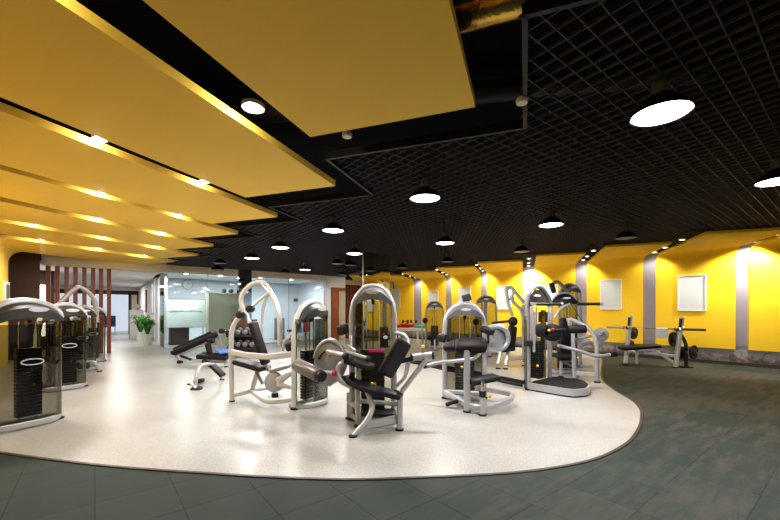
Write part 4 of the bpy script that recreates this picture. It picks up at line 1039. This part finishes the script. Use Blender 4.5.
# far tower machines
def far_tower(px, Y, top, lab, seat=True):
    loc = V(((px - CX) / F * Y, Y, 0)); t = thing('weight_machine', lab, 'exercise machine', loc, 0, 'small weight machines by the far yellow wall')
    Hh = H + (HY - top) / F * Y; hw = .33
    ar = [(-hw, .8), (-hw, Hh - .42), (-hw * .85, Hh - .17), (-hw * .45, Hh - .03), (0, Hh), (hw * .45, Hh - .03), (hw * .85, Hh - .17), (hw, Hh - .42), (hw, .8)]
    ca = [(-hw * .92, Hh - .24), (-hw * .45, Hh - .19), (0, Hh - .18), (hw * .45, Hh - .19), (hw * .92, Hh - .24)]
    T = TM(t, loc, -.1); arch_tower(t, T, hw, ar, ca, stack=.85, shroud='back', smoke='smoke', depth=.12, bow=.1)
    MB(T).slab((.02, -.75, .48), (.02, -.30, .50), (1, 0, 0), .55, .11, .04).build('seat', 'vinyl', t)
    MB(T).sqtube([V((0, -.1, .06)), V((0, -.8, .06))], .07, .07).build('floor_beam', 'silver', t)
    MB(T).sqtube([V((0, -.6, .06)), V((0, -.55, .45))], .07, .07).build('seat_post', 'silver', t)
    MB(T).slab((.38, -.45, .35), (.42, -.38, .95), (0, 1, 0), .35, .10, .04).build('side_pad', 'vinyl', t)
    MB(T).tube([V((-.45, -.1, .12)), V((-.48, -.25, .85)), V((-.36, -.25, 1.0))], .035, 8, rad=.1).build('arm', 'silver', t)
    MB(T).ball((-.36, -.25, 1.08), .11).build('arm_roller', 'black', t)
    MB(T).cyl((0, -.8, .006), (0, -.8, .03), .06, n=10).build('rubber_foot', 'rubber', t)
far_tower(434.5, 14.4, 302, 'small hooded weight machine by the far yellow wall beside the table')
far_tower(486, 12.4, 296.5, 'hooded weight machine by the yellow wall behind the curl machine')

# table with red gloves and teal towel
tb = onray(411, 16.8)
t = thing('massage_table', 'low cream table by the far yellow wall', 'table', tb)
T = TM(t, tb, -.15)
MB(T).slab((-.62, 0, .62), (.62, 0, .62), (0, 1, 0), .6, .14, .03).build('table_top', 'cream', t)
for sx in (-.52, .30):
    for sy in (-.22, .22): MB(T).sqtube([V((sx, sy, .006)), V((sx, sy, .56))], .05, .05).build('leg', 'white', t)
Zt = .69
for k, (dx, dy, s) in enumerate(((-.57, -.08, .9), (-.17, -.06, 1.2), (-.36, .25, 1.1), (.06, .26, 1.0))):
    o = MB(Matrix.Translation(tb + V((dx, dy, Zt + .10 * s)))).ball((0, 0, 0), .13 * s, 1.3, 1, .7).ball((.10 * s, -.06, 0), .06 * s).build('boxing_glove', 'red')
    single(o, ['red boxing glove at the left end of the cream table', 'largest red boxing glove on the cream table', 'red boxing glove behind the teal towel', 'red boxing glove at the back of the cream table'][k], 'boxing glove', 'red gloves on the cream table')
for k, dx in enumerate((-.25, .12)): dumbbell(tb + V((dx, .08, Zt + .29)), V((1, .2, 0)), .30, .07, ['left black dumbbell on the red gloves', 'right black dumbbell on the red gloves'][k], group='dumbbells on the cream table')
o = MB(Matrix.Translation(tb)).slab((.12, -.14, Zt + .06), (.62, -.12, Zt + .06), (0, 1, 0), .30, .12, .04).build('folded_towel', 'teal'); single(o, 'folded teal towel on the cream table', 'towel')

# ------------------------------------------------------------------ benches on the left
t = thing('decline_bench', 'black inclined sit up bench with end rollers before the office', 'bench', FL(190, 361))
T = LT(t); Y = 10.2
MB(T).slab(P(172.5, 354, Y), P(218, 334, Y + .3), (.3, 1, 0), .34, .11, .04).build('bench_pad', 'vinyl', t)
MB(T).sqtube([P(175, 357, Y), P(218, 338, Y + .3)], .06, .06).build('frame', 'silver', t)
MB(T).sqtube([P(178, 356, Y), P(180, 361, Y)], .06, .06).build('front_leg', 'silver', t)
MB(T).cyl(P(178.6, 362, Y - .06), P(181.4, 362, Y + .06), .05, n=14).build('wheel', 'black', t)
MB(T).sqtube([P(181, 356, Y), P(191, 359.5, Y - .1)], .05, .06).build('cross_bar', 'black', t)
MB(T).sqtube([P(218, 336, Y + .3), P(223, 349, Y + .45), P(222.5, 360, Y + .45)], .06, .06).build('rear_leg', 'silver', t)
MB(T).sqtube([P(192, 359, Y - .05), P(222, 357, Y + .45)], .05, .05).build('floor_beam', 'silver', t)
for a in ((221.5, 331), (228, 333)): MB(T).cyl(P(a[0], a[1], Y + .0), P(a[0] + 1.5, a[1], Y + .5), .075, n=14, bev=.02).build('roller', 'vinyl', t)
MB(T).tube([P(218, 335, Y + .3), P(226, 331, Y + .3)], .03, 8).build('roller_bar', 'chrome', t)
t = thing('decline_bench', 'second thinner inclined bench just behind the sit up bench', 'bench', FL(200, 356))
T = LT(t); Y = 11.6
MB(T).slab(P(174.5, 350, Y), P(212, 333, Y + .3), (.3, 1, 0), .30, .08, .03).build('bench_pad', 'vinyl', t)
MB(T).sqtube([P(178, 350, Y), P(179, 357.5, Y)], .05, .05).build('front_leg', 'silver', t)
MB(T).sqtube([P(208, 337, Y + .3), P(209, 355.5, Y + .3)], .05, .05).build('rear_leg', 'silver', t)
MB(T).sqtube([P(178, 352, Y), P(209, 338, Y + .3)], .05, .05).build('frame', 'silver', t)
t = thing('flat_bench', 'flat black bench with a blue towel near the arched press', 'bench', FL(213, 366))
T = LT(t); Y = 9.5
MB(T).slab(P(199, 355.5, Y), P(229, 357, Y), (0, 1, .1), .36, .12, .04).build('bench_pad', 'vinyl', t)
MB(T).slab(P(207.5, 343, Y - .1), P(210, 354, Y - .1), (1, .2, 0), .14, .08, .03).build('backrest_post', 'vinyl', t)
MB(T).sqtube([P(210.5, 357, Y), P(210, 365, Y)], .07, .07).build('front_leg', 'silver', t)
MB(T).sqtube([P(226, 357, Y), P(226, 365, Y)], .07, .07).build('rear_leg', 'silver', t)
MB(T).sqtube([P(203, 362, Y), P(228, 362, Y)], .06, .06).build('floor_beam', 'silver', t)
MB(T).cyl(P(204, 361.5, Y - .2), P(206, 362, Y + .1), .06, n=12).build('wheel', 'black', t)
MB(T).cyl(P(214, 340, Y), P(208, 342, Y), .07, n=12).build('roller', 'vinyl', t)
foot(t, T, P(210, 367, Y)); foot(t, T, P(226, 367, Y))
o = MB().slab(P(217, 352, Y - .1), P(230, 350.5, Y + .1), (0, 1, .1), .40, .03, .012).build('folded_towel', 'blue'); single(o, 'blue towel laid on the flat black bench', 'towel')
t = thing('back_extension_bench', 'low curved silver roman bench with black foot pads at front left', 'bench', FL(203, 388))
T = LT(t); Y = 7.1
MB(T).tube([P(195, 386, Y - .35), P(196.5, 376, Y - .3), P(199, 368, Y - .15), P(205, 364.5, Y), P(213, 364.5, Y + .2)], .035, 10, smooth=6).build('main_tube', 'silver', t)
MB(T).slab(P(212, 365, Y + .15), P(223.5, 376, Y + .15), (0, 1, 0), .20, .06, .02).build('hip_pad', 'vinyl', t)
MB(T).sqtube([P(190.5, 382, Y - .3), P(194.5, 386, Y - .35), P(196, 389, Y - .4)], .06, .06).build('base_bar', 'silver', t)
MB(T).slab(P(191.5, 389, 6.75), P(201.5, 389, 6.75), (0, 1, 0), .16, .09, .04).build('foot_pad', 'rubber', t)
MB(T).slab(P(197, 381, 7.3), P(203.5, 380.5, 7.3), (0, 1, 0), .16, .08, .03).build('foot_pad', 'rubber', t)
MB(T).sqtube([P(219, 373, Y + .3), P(222, 378.5, 7.6)], .05, .05).build('rear_leg', 'silver', t)
foot(t, T, P(189.5, 384, 7.2)); foot(t, T, P(222, 380, 7.7))
# dumbbell rack seen through the arched press
rb = onray(243, 11.4)
t = thing('dumbbell_rack', 'brown and grey dumbbell rack behind the arched press', 'rack', rb); T = TM(t, rb, ROT_W * .3)
MB(T).box((0, .25, .62), (.75, .06, 1.1), 0, .01).build('back_panel', 'brown', t)
for z in (.35, .72): MB(T).slab((-.45, 0, z), (.45, 0, z), (0, 1, .35), .34, .03, .005).build('shelf', 'steel', t)
for s in (-.44, .44): MB(T).sqtube([V((s, .2, .006)), V((s, .1, .85))], .06, .06).build('rack_post', 'silver', t)
ordn = ['left', 'second', 'third', 'right']
for z, sh in ((.35, 'lower'), (.72, 'upper')):
    for k in range(4):
        pos = Matrix.Translation(rb) @ Matrix.Rotation(ROT_W * .3, 4, 'Z') @ V((-.31 + k * .2, -.02, z + .10))
        dumbbell(pos, V((0, 1, .35)), .28, .075, '%s grey dumbbell on the %s shelf of the rack' % (ordn[k], sh), 'plate', group='dumbbells on the rack')

# ------------------------------------------------------------------ press bench with barbell
bp = FL(655, 366); bq0 = pq(bp)
pline = bq0[0]
def onp(px, p, z=0):
    a = (px - CX) / F; q = p * (EP.x - a * EP.y) / (a * EQ.y - EQ.x); w_ = WF(p, q, 0); w_.z = z; return w_
def zat(w_, py): return H + (HY - py) / F * w_.y
t = thing('bench_press', 'silver press bench with black pad by the right yellow wall', 'bench', bp); T = LT(t)
up = {}
for nm, px0, px1, y1 in (('left', 625.5, 630.5, 316), ('right', 675.5, 682, 317)):
    a = onp(px0, pline); b = onp(px1, pline + .12); b.z = zat(b, y1); up[nm] = (a, b)
    MB(T).sqtube([a + ZV * .03, b], .095, .10).build('upright', 'whitesilver', t)  # bench silver lightened in its colour to offset the dimmer light here
    d = (b - a).normalized()
    MB(T).slab(a.lerp(b, .80) - EP * .055, a.lerp(b, .97) - EP * .055, EQ, .06, .03, .008).build('hook_plate', 'black', t)
    mb = MB(T)
    hz = zat(onp(655, pline - .04), 328.6) - .034; h_ = a.lerp(b, hz / b.z); h_.z = hz
    mb.tube([h_ - EP * .02, h_ - EP * (.16) + ZV * .0, h_ - EP * .19 + ZV * .07], .016, 8, rad=.03); mb.build('bar_hook', 'black', t)
    foot(t, T, a, .06)
    if nm == 'right':
        MB(T).cyl(b.lerp(a, .5) + EP * .05, b.lerp(a, .5) + EP * .12 + EQ * -.02, .02, n=8).build('plate_peg', 'chrome', t)
la, ra = up['left'][0], up['right'][0]
MB(T).sqtube([la + ZV * .12 + EP * .02, la.lerp(ra, .12) + ZV * .20 - EP * .25, la.lerp(ra, .14) + ZV * .03 - EP * .45], .10, .10, .08).build('front_leg', 'whitesilver', t)
foot(t, T, la.lerp(ra, .14) - EP * .45, .06)
MB(T).sqtube([la + ZV * .33, ra + ZV * .30], .06, .07).build('cross_beam', 'whitesilver', t)
MB(T).sqtube([ra + ZV * .10, ra.lerp(la, .35) + ZV * .38], .06, .07).build('brace', 'whitesilver', t)
MB(T).slab(la.lerp(ra, .06) + ZV * .44 - EP * .5, la.lerp(ra, .60) + ZV * .52 + EP * .25, EQ, .34, .09, .035).build('bench_pad', 'vinyl', t)
MB(T).sqtube([la.lerp(ra, .3) + ZV * .40 - EP * .2, la.lerp(ra, .3) + ZV * .03 - EP * .2], .06, .06).build('pad_post', 'whitesilver', t)
bl, br_ = onp(607, pline - .04), onp(706, pline - .04); bl.z = zat(bl, 326.6); br_.z = zat(br_, 330.6)
br_.z = bl.z = (bl.z + br_.z) / 2
t = thing('barbell', 'long chrome barbell resting on the press bench uprights', 'barbell', (bl + br_) / 2); T = LT(t)
MB(T).cyl(bl, br_, .016, n=10).build('bar', 'chrome', t)
d = (br_ - bl).normalized()
for a, s in ((bl, 1), (br_, -1)):
    MB(T).cyl(a, a + d * s * .42, .028, n=12, bev=.004).build('sleeve', 'alu' if s > 0 else 'steel', t); MB(T).cyl(a + d * s * .42, a + d * s * .45, .042, n=12).build('collar', 'chrome', t)
tw = bl.lerp(br_, .60)
mb = MB(Matrix.Translation(tw)); R = []
nrm = EP
for s in (-.12, -.04, .04, .12):
    R.append([d * s + nrm * x + ZV * z for x, z in ((-.03, -.24), (-.032, -.1), (-.03, 0), (0, .032), (.03, 0), (.032, -.1), (.03, -.2), (.026, -.2), (.026, 0), (0, .026), (-.024, 0), (-.024, -.24))])
o = mb.rings(R).build('towel', 'towel'); single(o, 'small white towel hung over the barbell', 'towel')
# plates stored on the bench pegs
def plate_at(c, r, ax, lab, m='rubber'):
    t = thing('weight_plate', lab, 'weight plate', c, 0, 'black plates by the press bench'); ax = V(ax).normalized()
    MB().lathe(-ax * .025, [(.03, 0), (r * .45, 0), (r * .5, .006), (r * .8, .006), (r * .85, 0), (r, .004), (r, .046), (r * .85, .05), (r * .5, .045), (.03, .05)], 24, ax).build('disc', m, t)
    MB().lathe(-ax * .03, [(.026, 0), (.045, 0), (.045, .06), (.026, .06)], 14, ax).build('hub', 'steel', t)
ax1 = EQ * .95 + EP * .22
for k, (px, py, r, dp) in enumerate(((633.5, 333, .17, .24), (631.0, 345, .13, .40), (673.5, 339, .19, .10), (693.5, 352, .17, .36), (682.5, 353, .15, .36))):
    c = onp(px, pline + dp); c.z = zat(c, py)
    plate_at(c, r, ax1, ['upper black plate beside the left bench upright', 'smaller black plate below another at the left upright', 'large black plate beside the right bench upright', 'outer black plate low on the plate tree by the bench', 'inner black plate low on the plate tree by the bench'][k])
pt = onp(686, pline + .36)
t = thing('plate_tree', 'dark bent plate stand right of the press bench', 'rack', pt); T = LT(t)
c2 = pt.copy(); MB(T).tube([V((pt.x, pt.y, .02)), V((pt.x, pt.y, .55)), V((pt.x, pt.y, .85)) + EQ * .12, V((pt.x, pt.y, .98)) + EQ * .25], .04, 10, smooth=4).build('stand_post', 'steel', t)
pz = onp(687, pline + .34); pz.z = zat(pz, 352)
MB(T).cyl(pz + ax1.normalized() * .1, pz - ax1.normalized() * .22, .02, n=10).build('plate_peg', 'chrome', t)
MB(T).cyl((pt.x, pt.y, .006), (pt.x, pt.y, .03), .16, n=16, bev=.01).build('stand_base', 'black', t)

# ------------------------------------------------------------------ camera and output look
cam = bpy.data.cameras.new('Camera'); co = bpy.data.objects.new('Camera', cam); COL.objects.link(co)
co.location = (0, 0, H); co.rotation_euler = (PI / 2, 0, 0)
cam.sensor_width = 36; cam.lens = 36 * F / 780; cam.shift_y = 52 / 780; cam.clip_start = .05; cam.clip_end = 200
sc.camera = co
sc.view_settings.view_transform = 'Standard'; sc.view_settings.look = 'Medium High Contrast'; sc.view_settings.exposure = .08
sc.cycles.max_bounces = 8; sc.cycles.transparent_max_bounces = 24; sc.cycles.glossy_bounces = 4; sc.cycles.diffuse_bounces = 4
sc.cycles.sample_clamp_indirect = 6; sc.cycles.caustics_reflective = False; sc.cycles.caustics_refractive = False
sc.cycles.use_denoising = True
